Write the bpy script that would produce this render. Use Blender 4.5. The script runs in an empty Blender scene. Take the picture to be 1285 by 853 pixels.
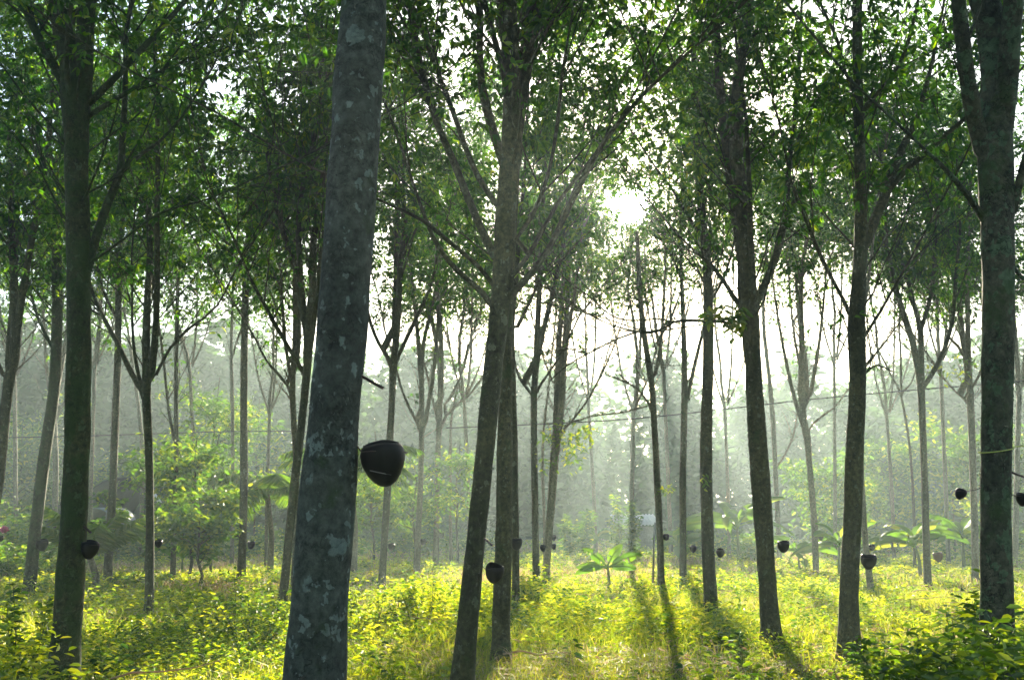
import bpy, math
import numpy as np
from mathutils import Vector

sc = bpy.context.scene
COL = sc.collection
F = 1285.0; CX = 642.5; CY = 426.5
HZ = 645.0
P = math.atan((HZ - CY) / F)
CP, SP = math.cos(P), math.sin(P)
H = 1.6
SUN_PX = (795, 258); SUN_R = .95

# ------------------------------------------------------------------ camera geometry helpers
def ray(px, py):
    x = (px - CX) / F; y = (CY - py) / F
    return np.array([x, CP - y * SP, SP + y * CP])
def at(px, py, d):
    r = ray(px, py); return np.array([0, 0, H]) + r * (d / r[1])
def depth_of(base_y, veg=0.3):
    r = ray(CX, base_y); return r[1] * (H - veg) / -r[2]
def rad(wpx, p):
    return wpx * 0.5 / F * (p[1] * CP + (p[2] - H) * SP)
SUN = ray(*SUN_PX); SUN = SUN / np.linalg.norm(SUN)

# ------------------------------------------------------------------ object helpers
class Buf:
    def __init__(s): s.v = []; s.q = []; s.t = []; s.n = 0; s.c = []; s.has_c = False
    def add(s, v, q=None, t=None, c=None):
        v = np.asarray(v, dtype=np.float32).reshape(-1, 3)
        if q is not None and len(q): s.q.append(np.asarray(q, dtype=np.int32) + s.n)
        if t is not None and len(t): s.t.append(np.asarray(t, dtype=np.int32) + s.n)
        s.v.append(v); s.n += len(v)
        if c is None: c = np.full(len(v), .5, dtype=np.float32)
        else: s.has_c = True
        s.c.append(np.asarray(c, dtype=np.float32))
    def build(s, name, mat, parent=None, loc=None, smooth=True):
        me = bpy.data.meshes.new(name)
        v = np.concatenate(s.v) if s.v else np.zeros((0, 3), np.float32)
        if loc is not None: v = v - np.asarray(loc, dtype=np.float32)
        q = np.concatenate(s.q).reshape(-1, 4) if s.q else np.zeros((0, 4), np.int32)
        t = np.concatenate(s.t).reshape(-1, 3) if s.t else np.zeros((0, 3), np.int32)
        me.vertices.add(len(v)); me.vertices.foreach_set('co', v.ravel())
        me.loops.add(q.size + t.size)
        me.loops.foreach_set('vertex_index', np.concatenate([q.ravel(), t.ravel()]))
        me.polygons.add(len(q) + len(t))
        st = np.concatenate([np.arange(len(q)) * 4, q.size + np.arange(len(t)) * 3]).astype(np.int32)
        me.polygons.foreach_set('loop_start', st)
        if smooth: me.polygons.foreach_set('use_smooth', np.ones(len(st), bool))
        if s.has_c:
            a = me.attributes.new('rnd', 'FLOAT', 'POINT'); a.data.foreach_set('value', np.concatenate(s.c))
        me.update(calc_edges=True)
        me.materials.append(mat)
        o = bpy.data.objects.new(name, me); COL.objects.link(o)
        if parent is not None: o.parent = parent
        elif loc is not None: o.location = [float(a) for a in loc]
        return o

def thing(name, label, cat, loc, group=None):
    o = bpy.data.objects.new(name, None); COL.objects.link(o)
    o.empty_display_size = .2
    o.location = [float(a) for a in loc]
    o['label'] = label; o['category'] = cat
    if group: o['group'] = group
    return o
def tag(o, label, cat, group=None, kind=None):
    o['label'] = label; o['category'] = cat
    if group: o['group'] = group
    if kind: o['kind'] = kind
    return o
def struct(o): o['kind'] = 'structure'; return o

def norm(a):
    a = np.asarray(a, float); return a / (np.linalg.norm(a, axis=-1, keepdims=True) + 1e-9)

def tube(buf, pts, r, seg=6, wob=0.0, seed=0, cap=False):
    pts = np.asarray(pts, float); r = np.asarray(r, float); n = len(pts)
    t = np.gradient(pts, axis=0); t = norm(t)
    up = np.array([0., 1., 0.]) if abs(t[0][1]) < .8 else np.array([1., 0., 0.])
    u = norm(np.cross(t, up)); w = np.cross(t, u)
    a = np.arange(seg) / seg * 2 * math.pi
    rr = np.repeat(r[:, None], seg, 1)
    if wob:
        rs = np.random.RandomState(seed)
        s = np.concatenate([[0], np.cumsum(np.linalg.norm(np.diff(pts, axis=0), axis=1))])
        m = np.zeros((n, seg))
        for k in range(9):
            fr = rs.uniform(1, 22); kk = rs.randint(0, 4); ph = rs.uniform(0, 6.3); ph2 = rs.uniform(0, 6.3)
            m += np.sin(s[:, None] * fr + ph) * np.cos(a[None] * kk + ph2) / (1 + .12 * fr)
        rr = rr * (1 + wob * m * .45)
    v = pts[:, None] + rr[..., None] * (np.cos(a)[None, :, None] * u[:, None] + np.sin(a)[None, :, None] * w[:, None])
    i = np.arange(n - 1)[:, None] * seg; j = np.arange(seg)[None]; j2 = (j + 1) % seg
    q = np.stack([i + j, i + j2, i + seg + j2, i + seg + j], -1).reshape(-1, 4)
    v = v.reshape(-1, 3)
    if cap:
        tr = []
        c0 = len(v); v = np.vstack([v, pts[0:1], pts[-1:]])
        for k in range(seg):
            tr.append((c0, (k + 1) % seg, k)); tr.append((c0 + 1, (n - 1) * seg + k, (n - 1) * seg + (k + 1) % seg))
        buf.add(v, q, tr)
    else: buf.add(v, q)

def catmull(p, step):
    p = np.asarray(p, float); n = len(p)
    if n < 3: 
        k = max(2, int(np.linalg.norm(p[1, :2] - p[0, :2]) / step) + 1)
        return p[0] + (p[1] - p[0]) * np.linspace(0, 1, k)[:, None]
    e = np.vstack([2 * p[0] - p[1], p, 2 * p[-1] - p[-2]]); out = []
    for i in range(n - 1):
        a, b, c, d = e[i], e[i + 1], e[i + 2], e[i + 3]
        k = max(2, int(np.linalg.norm(c[:2] - b[:2]) / step))
        t = (np.arange(k) / k)[:, None]
        out.append(.5 * ((2 * b) + (-a + c) * t + (2 * a - 5 * b + 4 * c - d) * t ** 2 + (-a + 3 * b - 3 * c + d) * t ** 3))
    out.append(p[-1:]); return np.vstack(out)

def leaves(buf, pos, dirs, length, width, rs, fold=.25, c=None, droop=.15):
    """many two-faced folded leaves at once: pos (n,3), dirs (n,3)"""
    n = len(pos)
    if n == 0: return
    d = norm(dirs); length = np.broadcast_to(length, (n,)).astype(float); width = np.broadcast_to(width, (n,)).astype(float)
    rnd = norm(rs.normal(size=(n, 3)) + np.array([0, 0, 1.2]))
    s = norm(np.cross(d, rnd)); nn = np.cross(s, d)
    L = length[:, None]; W = width[:, None]
    def P_(a, b, lift): return pos + d * L * a + s * W * b + nn * (W * lift)- np.array([0, 0, 1]) * (L * droop * a * a)
    v = np.stack([P_(0, 0, 0), P_(.3, .42, fold), P_(.68, .36, fold), P_(1, 0, 0), P_(.68, -.36, fold), P_(.3, -.42, fold)], 1)
    i = (np.arange(n) * 6)[:, None]
    q = np.concatenate([i + np.array([[0, 1, 2, 3]]), i + np.array([[0, 3, 4, 5]])], 0)
    if c is None: c = rs.uniform(0, 1, n)
    buf.add(v.reshape(-1, 3), q, c=np.repeat(c, 6))

def blades(buf, pos, dirs, length, width, rs, bend=.5, c=None):
    n = len(pos); d = norm(dirs); L = np.asarray(length)[:, None]; W = np.broadcast_to(width, (n,))[:, None]
    az = rs.uniform(0, 6.283, n); s = np.stack([np.cos(az), np.sin(az), np.zeros(n)], 1)
    hd = norm(np.stack([d[:, 0], d[:, 1], np.zeros(n)], 1) + 1e-5)
    p0 = pos; p1 = pos + d * L * .5; p2 = pos + d * L * .85 + hd * L * bend * .25 - np.array([0, 0, 1]) * L * bend * .15
    v = np.stack([p0 - s * W, p0 + s * W, p1 + s * W * .8, p1 - s * W * .8, p2], 1)
    i = (np.arange(n) * 5)[:, None]
    if c is None: c = rs.uniform(0, 1, n)
    buf.add(v.reshape(-1, 3), i + np.array([[0, 1, 2, 3]]), i + np.array([[3, 2, 4]]), c=np.repeat(c, 5))

# ------------------------------------------------------------------ materials
def new_mat(name):
    m = bpy.data.materials.new(name); m.use_nodes = True; nt = m.node_tree; nt.nodes.clear()
    return m, nt, nt.nodes.new('ShaderNodeOutputMaterial')
def N(nt, t, **k):
    n = nt.nodes.new('ShaderNode' + t)
    for a, b in k.items():
        if a in n.inputs.keys(): n.inputs[a].default_value = b
        else: setattr(n, a, b)
    return n
def ramp(nt, fac, stops):
    r = nt.nodes.new('ShaderNodeValToRGB'); cr = r.color_ramp
    while len(cr.elements) > len(stops): cr.elements.remove(cr.elements[-1])
    while len(cr.elements) < len(stops): cr.elements.new(.5)
    for e, (p, c) in zip(cr.elements, stops): e.position = p; e.color = (*c, 1) if len(c) == 3 else c
    nt.links.new(fac, r.inputs[0]); return r.outputs[0]

def leaf_mat(name, stops, trans=.5, gloss=.06, tcol=(1.25, 1.2, .45), noise=0.0, nscale=.6):
    m, nt, out = new_mat(name); L = nt.links.new
    at_ = N(nt, 'Attribute', attribute_name='rnd')
    fac = at_.outputs['Fac']
    if noise:
        tc = N(nt, 'TexCoord'); no = N(nt, 'TexNoise', Scale=nscale, Detail=3.0)
        L(tc.outputs['Object'], no.inputs['Vector'])
        mx = N(nt, 'Mix', data_type='FLOAT'); mx.inputs[0].default_value = noise
        mr = N(nt, 'MapRange'); mr.inputs[1].default_value = .3; mr.inputs[2].default_value = .7
        L(no.outputs[0], mr.inputs[0]); L(fac, mx.inputs[2]); L(mr.outputs[0], mx.inputs[3]); fac = mx.outputs[0]
    c = ramp(nt, fac, stops)
    di = N(nt, 'BsdfDiffuse'); L(c, di.inputs[0])
    tm = N(nt, 'Mix', data_type='RGBA', blend_type='MULTIPLY'); tm.inputs[0].default_value = 1; tm.inputs[7].default_value = (*tcol, 1)
    tm.clamp_result = False
    L(c, tm.inputs[6]); tr = N(nt, 'BsdfTranslucent'); L(tm.outputs[2], tr.inputs[0])
    m1 = N(nt, 'MixShader'); m1.inputs[0].default_value = trans; L(di.outputs[0], m1.inputs[1]); L(tr.outputs[0], m1.inputs[2])
    gl = N(nt, 'BsdfGlossy'); gl.inputs['Roughness'].default_value = .45
    m2 = N(nt, 'MixShader'); m2.inputs[0].default_value = gloss; L(m1.outputs[0], m2.inputs[1]); L(gl.outputs[0], m2.inputs[2])
    L(m2.outputs[0], out.inputs[0]); return m

def bark_mat(name, dark, light, lichen, amount=.5, scale=1.0, cracks=0.0, moss=.5, rings=.3):
    m, nt, out = new_mat(name); L = nt.links.new
    tc = N(nt, 'TexCoord'); oi = N(nt, 'ObjectInfo')
    of = N(nt, 'VectorMath', operation='SCALE'); L(oi.outputs['Location'], of.inputs[0]); of.inputs['Scale'].default_value = 3.7
    sh = N(nt, 'VectorMath', operation='ADD'); L(tc.outputs['Object'], sh.inputs[0]); L(of.outputs[0], sh.inputs[1])
    mp = N(nt, 'Mapping'); mp.inputs['Scale'].default_value = (scale, scale, scale * .85); L(sh.outputs[0], mp.inputs[0])
    n1 = N(nt, 'TexNoise', Scale=26.0, Detail=9.0, Roughness=.72); L(mp.outputs[0], n1.inputs['Vector'])
    base = ramp(nt, n1.outputs[0], [(.32, dark), (.52, light), (.68, tuple(min(1, a * 1.7) for a in light))])
    # broad tonal drift from tree to tree and along the trunk
    n0 = N(nt, 'TexNoise', Scale=1.7, Detail=3.0); L(mp.outputs[0], n0.inputs['Vector'])
    dr = ramp(nt, n0.outputs[0], [(.35, (.62, .66, .6)), (.65, (1.3, 1.2, 1.05))])
    bm = N(nt, 'Mix', data_type='RGBA', blend_type='MULTIPLY'); bm.inputs[0].default_value = 1; L(base, bm.inputs[6]); L(dr, bm.inputs[7])
    # rounded lichen spots of several sizes, edges broken up by fine noise
    wn = N(nt, 'TexNoise', Scale=30.0, Detail=3.0); L(mp.outputs[0], wn.inputs['Vector'])
    ws = N(nt, 'VectorMath', operation='SCALE'); L(wn.outputs['Color'], ws.inputs[0]); ws.inputs['Scale'].default_value = .09
    wv = N(nt, 'VectorMath', operation='ADD'); L(mp.outputs[0], wv.inputs[0]); L(ws.outputs[0], wv.inputs[1])
    spots = None
    for sc_, lim in ((9.0, .66), (23.0, .58)):
        vo = N(nt, 'TexVoronoi', Scale=sc_); L(wv.outputs[0], vo.inputs['Vector'])
        sx = N(nt, 'SeparateColor'); L(vo.outputs['Color'], sx.inputs[0])
        th = N(nt, 'Math', operation='MULTIPLY_ADD'); L(sx.outputs[0], th.inputs[0]); th.inputs[1].default_value = .55; th.inputs[2].default_value = -lim * .55 + .12 * amount
        sb = N(nt, 'Math', operation='SUBTRACT'); L(th.outputs[0], sb.inputs[0]); 
        dm = N(nt, 'Math', operation='MULTIPLY'); L(vo.outputs['Distance'], dm.inputs[0]); dm.inputs[1].default_value = .6; L(dm.outputs[0], sb.inputs[1])
        kk = ramp(nt, sb.outputs[0], [(0.0, (0, 0, 0)), (.035, (1, 1, 1))])
        if spots is None: spots = kk
        else:
            mxx = N(nt, 'Math', operation='MAXIMUM'); L(spots, mxx.inputs[0]); L(kk, mxx.inputs[1]); spots = mxx.outputs[0]
    lv = ramp(nt, n1.outputs[0], [(.35, tuple(a * .55 for a in lichen)), (.65, lichen)])
    lf = N(nt, 'Math', operation='MULTIPLY'); L(spots, lf.inputs[0]); lf.inputs[1].default_value = .75
    lc = N(nt, 'Mix', data_type='RGBA'); L(lf.outputs[0], lc.inputs[0]); L(bm.outputs[2], lc.inputs[6]); L(lv, lc.inputs[7])
    n3 = N(nt, 'TexNoise', Scale=3.2, Detail=7.0, Roughness=.7); L(mp.outputs[0], n3.inputs['Vector'])
    k4 = ramp(nt, n3.outputs[0], [(.66 - .2 * moss, (0, 0, 0)), (.76 - .2 * moss, (.7, .7, .7))])
    ms = N(nt, 'Mix', data_type='RGBA'); L(k4, ms.inputs[0]); L(lc.outputs[2], ms.inputs[6]); ms.inputs[7].default_value = (.030, .060, .012, 1)
    mp2 = N(nt, 'Mapping'); mp2.inputs['Scale'].default_value = (9 * scale, 9 * scale, 32 * scale); L(wv.outputs[0], mp2.inputs[0])
    mp2.inputs['Scale'].default_value = (9, 9, 30)
    v2 = N(nt, 'TexVoronoi', Scale=1.0, feature='DISTANCE_TO_EDGE'); L(mp2.outputs[0], v2.inputs['Vector'])
    n5 = N(nt, 'TexNoise', Scale=7.0, Detail=2.0); L(mp.outputs[0], n5.inputs['Vector'])
    gate = ramp(nt, n5.outputs[0], [(.42, (1, 1, 1)), (.58, (0, 0, 0))])
    ck0 = ramp(nt, v2.outputs['Distance'], [(0.0, (0, 0, 0)), (.07, (1, 1, 1))])
    ck = N(nt, 'Math', operation='MAXIMUM'); L(ck0, ck.inputs[0])
    if cracks < .5: L(gate, ck.inputs[1])
    else: ck.inputs[1].default_value = 0
    cm = N(nt, 'Mix', data_type='RGBA', blend_type='MULTIPLY'); cm.inputs[0].default_value = min(1, .3 + cracks)
    L(ms.outputs[2], cm.inputs[6]); L(ck.outputs[0], cm.inputs[7])
    b = N(nt, 'BsdfPrincipled'); b.inputs['Roughness'].default_value = .85; b.inputs['Specular IOR Level'].default_value = .3
    L(cm.outputs[2], b.inputs['Base Color'])
    ad = N(nt, 'Math', operation='MULTIPLY_ADD'); L(n1.outputs[0], ad.inputs[0]); ad.inputs[1].default_value = 1.3
    mu = N(nt, 'Math', operation='MULTIPLY'); L(ck.outputs[0], mu.inputs[0]); mu.inputs[1].default_value = .35 + cracks; L(mu.outputs[0], ad.inputs[2])
    ad2 = N(nt, 'Math', operation='MULTIPLY_ADD'); L(spots, ad2.inputs[0]); ad2.inputs[1].default_value = .3; L(ad.outputs[0], ad2.inputs[2])
    wvv = N(nt, 'TexWave', bands_direction='Z', Scale=1.3, Distortion=6.0, Detail=3.0); L(mp.outputs[0], wvv.inputs['Vector'])
    ad3 = N(nt, 'Math', operation='MULTIPLY_ADD'); L(wvv.outputs['Fac'], ad3.inputs[0]); ad3.inputs[1].default_value = rings; L(ad2.outputs[0], ad3.inputs[2])
    bp = N(nt, 'Bump'); bp.inputs['Strength'].default_value = .9; bp.inputs['Distance'].default_value = .014
    L(ad3.outputs[0], bp.inputs['Height']); L(bp.outputs[0], b.inputs['Normal'])
    L(b.outputs[0], out.inputs[0]); return m

def plain(name, col, rough=.6, spec=.3, var=.25, scale=12., metal=0):
    m, nt, out = new_mat(name); L = nt.links.new
    tc = N(nt, 'TexCoord'); no = N(nt, 'TexNoise', Scale=scale, Detail=5.0); L(tc.outputs['Object'], no.inputs['Vector'])
    c = ramp(nt, no.outputs[0], [(.3, tuple(a * (1 - var) for a in col)), (.7, tuple(min(1, a * (1 + var)) for a in col))])
    b = N(nt, 'BsdfPrincipled'); b.inputs['Roughness'].default_value = rough; b.inputs['Metallic'].default_value = metal
    b.inputs['Specular IOR Level'].default_value = spec; L(c, b.inputs['Base Color'])
    bp = N(nt, 'Bump'); bp.inputs['Strength'].default_value = .3; bp.inputs['Distance'].default_value = .01
    L(no.outputs[0], bp.inputs['Height']); L(bp.outputs[0], b.inputs['Normal'])
    L(b.outputs[0], out.inputs[0]); return m

M = {}
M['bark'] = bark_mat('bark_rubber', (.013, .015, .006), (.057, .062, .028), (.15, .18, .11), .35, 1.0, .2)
M['bark_near'] = bark_mat('bark_near', (.014, .018, .018), (.058, .074, .070), (.24, .31, .29), .6, 1.0, .2, .5, .8)
M['bark_plate'] = bark_mat('bark_plate', (.018, .020, .014), (.066, .072, .050), (.10, .17, .09), 1.6, .8, .42, .6, .8)
M['bark_mossy'] = bark_mat('bark_mossy', (.010, .014, .005), (.044, .052, .022), (.10, .15, .07), .5, 1.0, .25, 1.1)
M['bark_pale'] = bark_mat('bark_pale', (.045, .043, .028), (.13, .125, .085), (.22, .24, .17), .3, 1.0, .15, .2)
M['leaf'] = leaf_mat('rubber_leaf', [(0, (.010, .042, .004)), (.45, (.038, .115, .007)), (.75, (.10, .20, .008)), (1, (.24, .29, .015))], .55, .03, (1.6, 1.7, .3))
M['leaf_low'] = leaf_mat('sapling_leaf', [(0, (.025, .075, .010)), (.6, (.07, .15, .015)), (1, (.24, .28, .02))], .55, .04, (1.4, 1.4, .4))
M['herb'] = leaf_mat('herb_leaf', [(0, (.010, .035, .003)), (.28, (.045, .12, .008)), (.52, (.21, .31, .015)), (.80, (.43, .46, .02)), (1, (.58, .50, .10))], .6, .05, (1.38, 1.3, .38), .30, .4)
M['blade'] = leaf_mat('grass_blade', [(0, (.04, .11, .006)), (.45, (.19, .26, .012)), (.8, (.44, .42, .05)), (1, (.55, .47, .22))], .55, .04, (1.25, 1.25, .45), .4, .3)
M['dry'] = leaf_mat('dry_grass', [(0, (.16, .10, .06)), (.6, (.38, .28, .18)), (1, (.55, .44, .34))], .45, .03, (1, .9, .75))
M['shrub'] = leaf_mat('shrub_leaf', [(0, (.03, .08, .008)), (.55, (.10, .19, .014)), (1, (.36, .42, .02))], .55, .05, (1.4, 1.35, .35))
M['banana'] = leaf_mat('banana_leaf', [(0, (.05, .13, .015)), (.7, (.11, .22, .025)), (1, (.34, .36, .04))], .55, .02, (1.4, 1.3, .4))
M['wood_far'] = leaf_mat('far_leaf', [(0, (.020, .055, .018)), (1, (.055, .12, .035))], .4, .02)
M['cup'] = plain('cup_black', (.004, .004, .005), .5, .2)
M['cup_brown'] = plain('cup_brown', (.10, .05, .03), .6, .3)
M['wire'] = plain('rusty_wire', (.05, .035, .03), .5, .4, metal=.6)
M['cable'] = plain('cable_black', (.03, .03, .03), .6)
M['roof'] = plain('pale_sheet', (.40, .41, .39), .5, .4, .12, 3)
M['tarp'] = plain('grey_tarpaulin', (.22, .24, .24), .6, .3, .12, 3)
M['net'] = plain('dark_net', (.018, .026, .026), .95, .05, .3, 4)
M['board'] = plain('grey_board', (.20, .20, .19), .8, .2)
M['pink'] = plain('pink_petal', (.62, .20, .32), .6, .2)
M['string'] = plain('yellow_string', (.45, .50, .12), .6, .3)
M['white'] = plain('dried_latex', (.16, .17, .18), .5, .3)
M['stem'] = plain('green_stem', (.10, .13, .05), .7, .2)

def ground_mat():
    m, nt, out = new_mat('soil'); L = nt.links.new
    tc = N(nt, 'TexCoord'); n1 = N(nt, 'TexNoise', Scale=.5, Detail=8.0); L(tc.outputs['Object'], n1.inputs['Vector'])
    n2 = N(nt, 'TexNoise', Scale=18.0, Detail=6.0); L(tc.outputs['Object'], n2.inputs['Vector'])
    c1 = ramp(nt, n2.outputs[0], [(.3, (.015, .011, .006)), (.6, (.05, .038, .02)), (.75, (.10, .075, .045))])
    c2 = ramp(nt, n1.outputs[0], [(.4, (.04, .07, .012)), (.6, (.09, .12, .02))])
    mx = N(nt, 'Mix', data_type='RGBA'); mx.inputs[0].default_value = .5; L(c1, mx.inputs[6]); L(c2, mx.inputs[7])
    b = N(nt, 'BsdfPrincipled'); b.inputs['Roughness'].default_value = 1; b.inputs['Specular IOR Level'].default_value = .1; L(mx.outputs[2], b.inputs['Base Color'])
    bp = N(nt, 'Bump'); bp.inputs['Distance'].default_value = .03; L(n2.outputs[0], bp.inputs['Height']); L(bp.outputs[0], b.inputs['Normal'])
    L(b.outputs[0], out.inputs[0]); return m
M['ground'] = ground_mat()

# ------------------------------------------------------------------ rubber trees
def dist_to_sunline(p):
    v = p - np.array([0, 0, H]); t = v @ SUN; return np.linalg.norm(v - t[..., None] * SUN, axis=-1), t

WS = {'thick dark': 1.0, 'thickest nearest': 1.0, 'upright rubber': 1.0, 'large rubber': .87, 'thick rubber': .9, 'dark rubber': .92}
def rubber_tree(label, d, limbs, seed, bark='bark', z0=None, top=None, dens=1.0, seg=12, leafsize=.105, spread=1.0, crown=True, leafmat='leaf', noext=False, group='rubber trees of the plantation'):
    """limbs: pixel polylines (x, y, width); the first is the trunk. Returns root and trunk line."""
    rs = np.random.RandomState(seed)
    if z0 is None: z0 = 3.5 + .13 * d if d > 13 else 5.3
    if d < 13: dens = dens * .8
    ws_ = WS.get(label.split()[0] + ' ' + label.split()[1], .9)
    ws_ *= .85 if d > 14 else 1
    limbs = [[(x, y, w * (ws_ if i == 0 else (ws_ + 1) / 2)) for x, y, w in L_] for i, L_ in enumerate(limbs)]
    if top is None: top = rs.uniform(9.5, 12.5) + .05 * d
    base = limbs[0][0]; bp = at(base[0], base[1], d); bp[2] = 0
    root = thing('rubber_tree', label, 'tree', bp, group)
    tb = Buf(); placed = []; grow = []
    for li, L_ in enumerate(limbs):
        p = catmull(L_, 14 if d < 12 else 18)
        w = p[:, 2]; W3 = []
        if li == 0:
            pts = np.array([at(x, y, d) for x, y, _ in p])
            if pts[0][2] > -.1:   # carry the butt down into the soil
                e = pts[0] + (pts[0] - pts[min(2, len(pts)-1)]) * 0; e = np.array([pts[0][0], pts[0][1], -.12])
                r0 = rad(w[0], pts[0]) * 1.12
                pts = np.vstack([e, pts]); r = np.concatenate([[r0], [rad(a, q) for a, q in zip(w, pts[1:])]])
            else: r = np.array([rad(a, q) for a, q in zip(w, pts)])
            r = r * (1 + .38 * np.exp(-np.maximum(pts[:, 2], 0) / .16))
            trunk = (pts, r)
        else:
            # parent joint: nearest earlier point in the plane of the tree
            start = at(p[0, 0], p[0, 1], d); best = None
            for (pp, rr_) in placed:
                a = pp.copy(); scale = d / a[:, 1]
                dd = np.hypot(a[:, 0] * scale - start[0], (a[:, 2] - H) * scale + H - start[2] + .0)
                dx = np.abs(a[:, 0] * scale - start[0]); dz = start[2] - ((a[:, 2] - H) * scale + H)
                dd = dd + 1.5 * np.maximum(0, dx - .6 * dz)
                i = int(dd.argmin())
                if best is None or dd[i] < best[0]: best = (dd[i], pp[i], rr_[i])
            joint = best[1]; off0 = joint[1] - d
            k = rs.uniform(-.55, .55)
            s = np.concatenate([[0], np.cumsum(np.hypot(np.diff(p[:, 0]), np.diff(p[:, 1])))]) / F * d
            pts = np.array([at(x, y, d + off0 + k * sv * (1 - .25 * min(1, sv / 6))) for (x, y, _), sv in zip(p, s)])
            r = np.array([rad(a, q) for a, q in zip(w, pts)])
            if np.linalg.norm(joint - pts[0]) > .02:
                pts = np.vstack([joint, pts]); r = np.concatenate([[r[0] * 1.15], r])
        placed.append((pts, r))
        # natural continuation above what was traced
        tip, tr = pts[-1], r[-1]
        t = norm(pts[-1] - pts[max(0, len(pts) - 4)])
        ext = (top - tip[2]) * (rs.uniform(.75, 1) if li == 0 else rs.uniform(.3, .8))
        if not noext and tip[1] > 0 and ext > .4 and not (li and t[2] < .3):
            n = max(3, int(ext / .35)); q = [tip]; tt = t.copy()
            for i in range(n):
                tt = norm(tt + rs.normal(0, .07, 3) + np.array([0, 0, .06])); q.append(q[-1] + tt * ext / n)
            q = np.array(q); rr2 = np.linspace(tr, max(.006, tr * .25), len(q))
            pts = np.vstack([pts, q[1:]]); r = np.concatenate([r, rr2[1:]])
        sg = seg if li == 0 else max(5, seg // 2 if d > 9 else seg - 6)
        tube(tb, pts, r, sg, .10 if li == 0 else .06, seed * 31 + li)
        grow.append((pts, r, li))
    fork_z = placed[0][0][-1][2] if len(limbs) == 1 else min(pp[0][2] for pp, _ in placed[1:])
    tips = []
    for pts, r, li in grow:
        seglen = np.linalg.norm(np.diff(pts, axis=0), axis=1); s = np.concatenate([[0], np.cumsum(seglen)]); Ltot = s[-1]
        z_from = max(fork_z - .2, 2.6 if d > 7 else 4.0)
        nb = int(Ltot * 4.0 * min(1.2, dens)) + 2
        for _ in range(nb):
            sv = Ltot * rs.uniform(.15 if li else .3, 1.0)
            i = min(len(pts) - 2, int(np.searchsorted(s, sv)) - 1); i = max(i, 0)
            f = (sv - s[i]) / (seglen[i] + 1e-6); p0 = pts[i] * (1 - f) + pts[i + 1] * f; r0 = r[i] * (1 - f) + r[i + 1] * f
            if p0[2] < z_from or r0 < .004: continue
            t = norm(pts[i + 1] - pts[i]); az = rs.uniform(0, 6.283)
            out = np.array([math.cos(az), math.sin(az), 0.0])
            dr = norm(t * .8 + out * rs.uniform(.5, 1.1) * spread + np.array([0, 0, rs.uniform(-.05, .45)]))
            ln = rs.uniform(.7, 2.1) * (.7 + .3 * spread) * (1 if p0[2] > z0 - 1.5 else .6)
            if d < 9 and p0[2] < 5.2: 
                if rs.rand() < .6: continue
            n = 5; q = [p0]; tt = dr.copy()
            for k in range(n):
                tt = norm(tt + rs.normal(0, .09, 3) + np.array([0, 0, .05])); q.append(q[-1] + tt * ln / n)
            q = np.array(q); rb = min(r0 * .55, rs.uniform(.008, .016))
            tube(tb, q, np.linspace(rb, .0035, n + 1), 4)
            if q[-1][2] < z0 - 1.2 and rs.rand() < .5: continue
            tips.append((q[-1], tt))
            for k in range(rs.randint(3, 6)):
                j = rs.randint(1, n + 1); d2 = norm(norm(q[j] - q[j - 1]) + rs.normal(0, .55, 3)); l2 = rs.uniform(.3, .8)
                e = q[j] + d2 * l2 + np.array([0, 0, .05]); tube(tb, np.array([q[j], (q[j] + e) / 2 + rs.normal(0, .02, 3), e]), [.0045, .0035, .002], 3)
                tips.append((e, d2)); 
                if rs.rand() < .5: tips.append(((q[j] + e) / 2, d2))
    tk = tb.build('trunk', M[bark], root, bp)
    if crown and tips:
        cb = Buf()
        tp = np.array([a for a, _ in tips]); td = np.array([b for _, b in tips])
        # fewer leaf tufts below the crown's base height
        z = tp[:, 2]; keepp = np.clip((z - z0 + .5) / 1.6, 0.03, 1.0) * min(1, dens)
        keep = rs.rand(len(tp)) < keepp
        tp, td = tp[keep], td[keep]
        # petioles round the twig end, three leaflets on each
        np_, per = 7, 21
        n = len(tp)
        back = rs.uniform(0, .32, (n, np_, 1))
        az = rs.uniform(0, 6.283, (n, np_)); el = rs.uniform(-.6, .55, (n, np_))
        pd = np.stack([np.cos(az) * np.cos(el), np.sin(az) * np.cos(el), np.sin(el)], -1)
        pe = tp[:, None] - td[:, None] * back + pd * rs.uniform(.07, .17, (n, np_, 1))
        pos = np.repeat(pe.reshape(-1, 3), 3, 0)
        a3 = az[..., None] + np.array([-.85, 0, .85]) + rs.normal(0, .15, (n, np_, 3)); e3 = el[..., None] - rs.uniform(.1, .9, (n, np_, 3))
        dr = np.stack([np.cos(a3) * np.cos(e3), np.sin(a3) * np.cos(e3), np.sin(e3)], -1).reshape(-1, 3)
        ln = rs.uniform(.75, 1.2, (n, np_)).repeat(3) * leafsize * (.84 if d < 10 else 1)
        ds, t = dist_to_sunline(pos)
        ang = ds / np.maximum(t, .1); ok = (rs.rand(len(ang)) < np.clip((ang - .010) / .055, 0, 1) ** .7) | (t < 0)   # the crowns are thin where the sun breaks through
        ok &= ~((pos[:, 1] < 7.5) & (pos[:, 1] > 0) & (pos[:, 2] < H + .62 * pos[:, 1]))
        cc = rs.uniform(0, .8, n)[:, None] * .6 + rs.uniform(0, .6, (n, per)) ** 1.3; cc = np.clip(cc.ravel(), 0, 1)
        leaves(cb, pos[ok], dr[ok], ln[ok], ln[ok] * .42, rs, .2, cc[ok])
        cb.build('crown', M[leafmat], root, bp)
    return root, trunk

TR = {}
def T(key, label, d, limbs, **k):
    TR[key] = rubber_tree(label, d, limbs, len(TR) * 7 + 11, **k); TR[key] = (TR[key][0], TR[key][1], d)

D = depth_of
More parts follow.
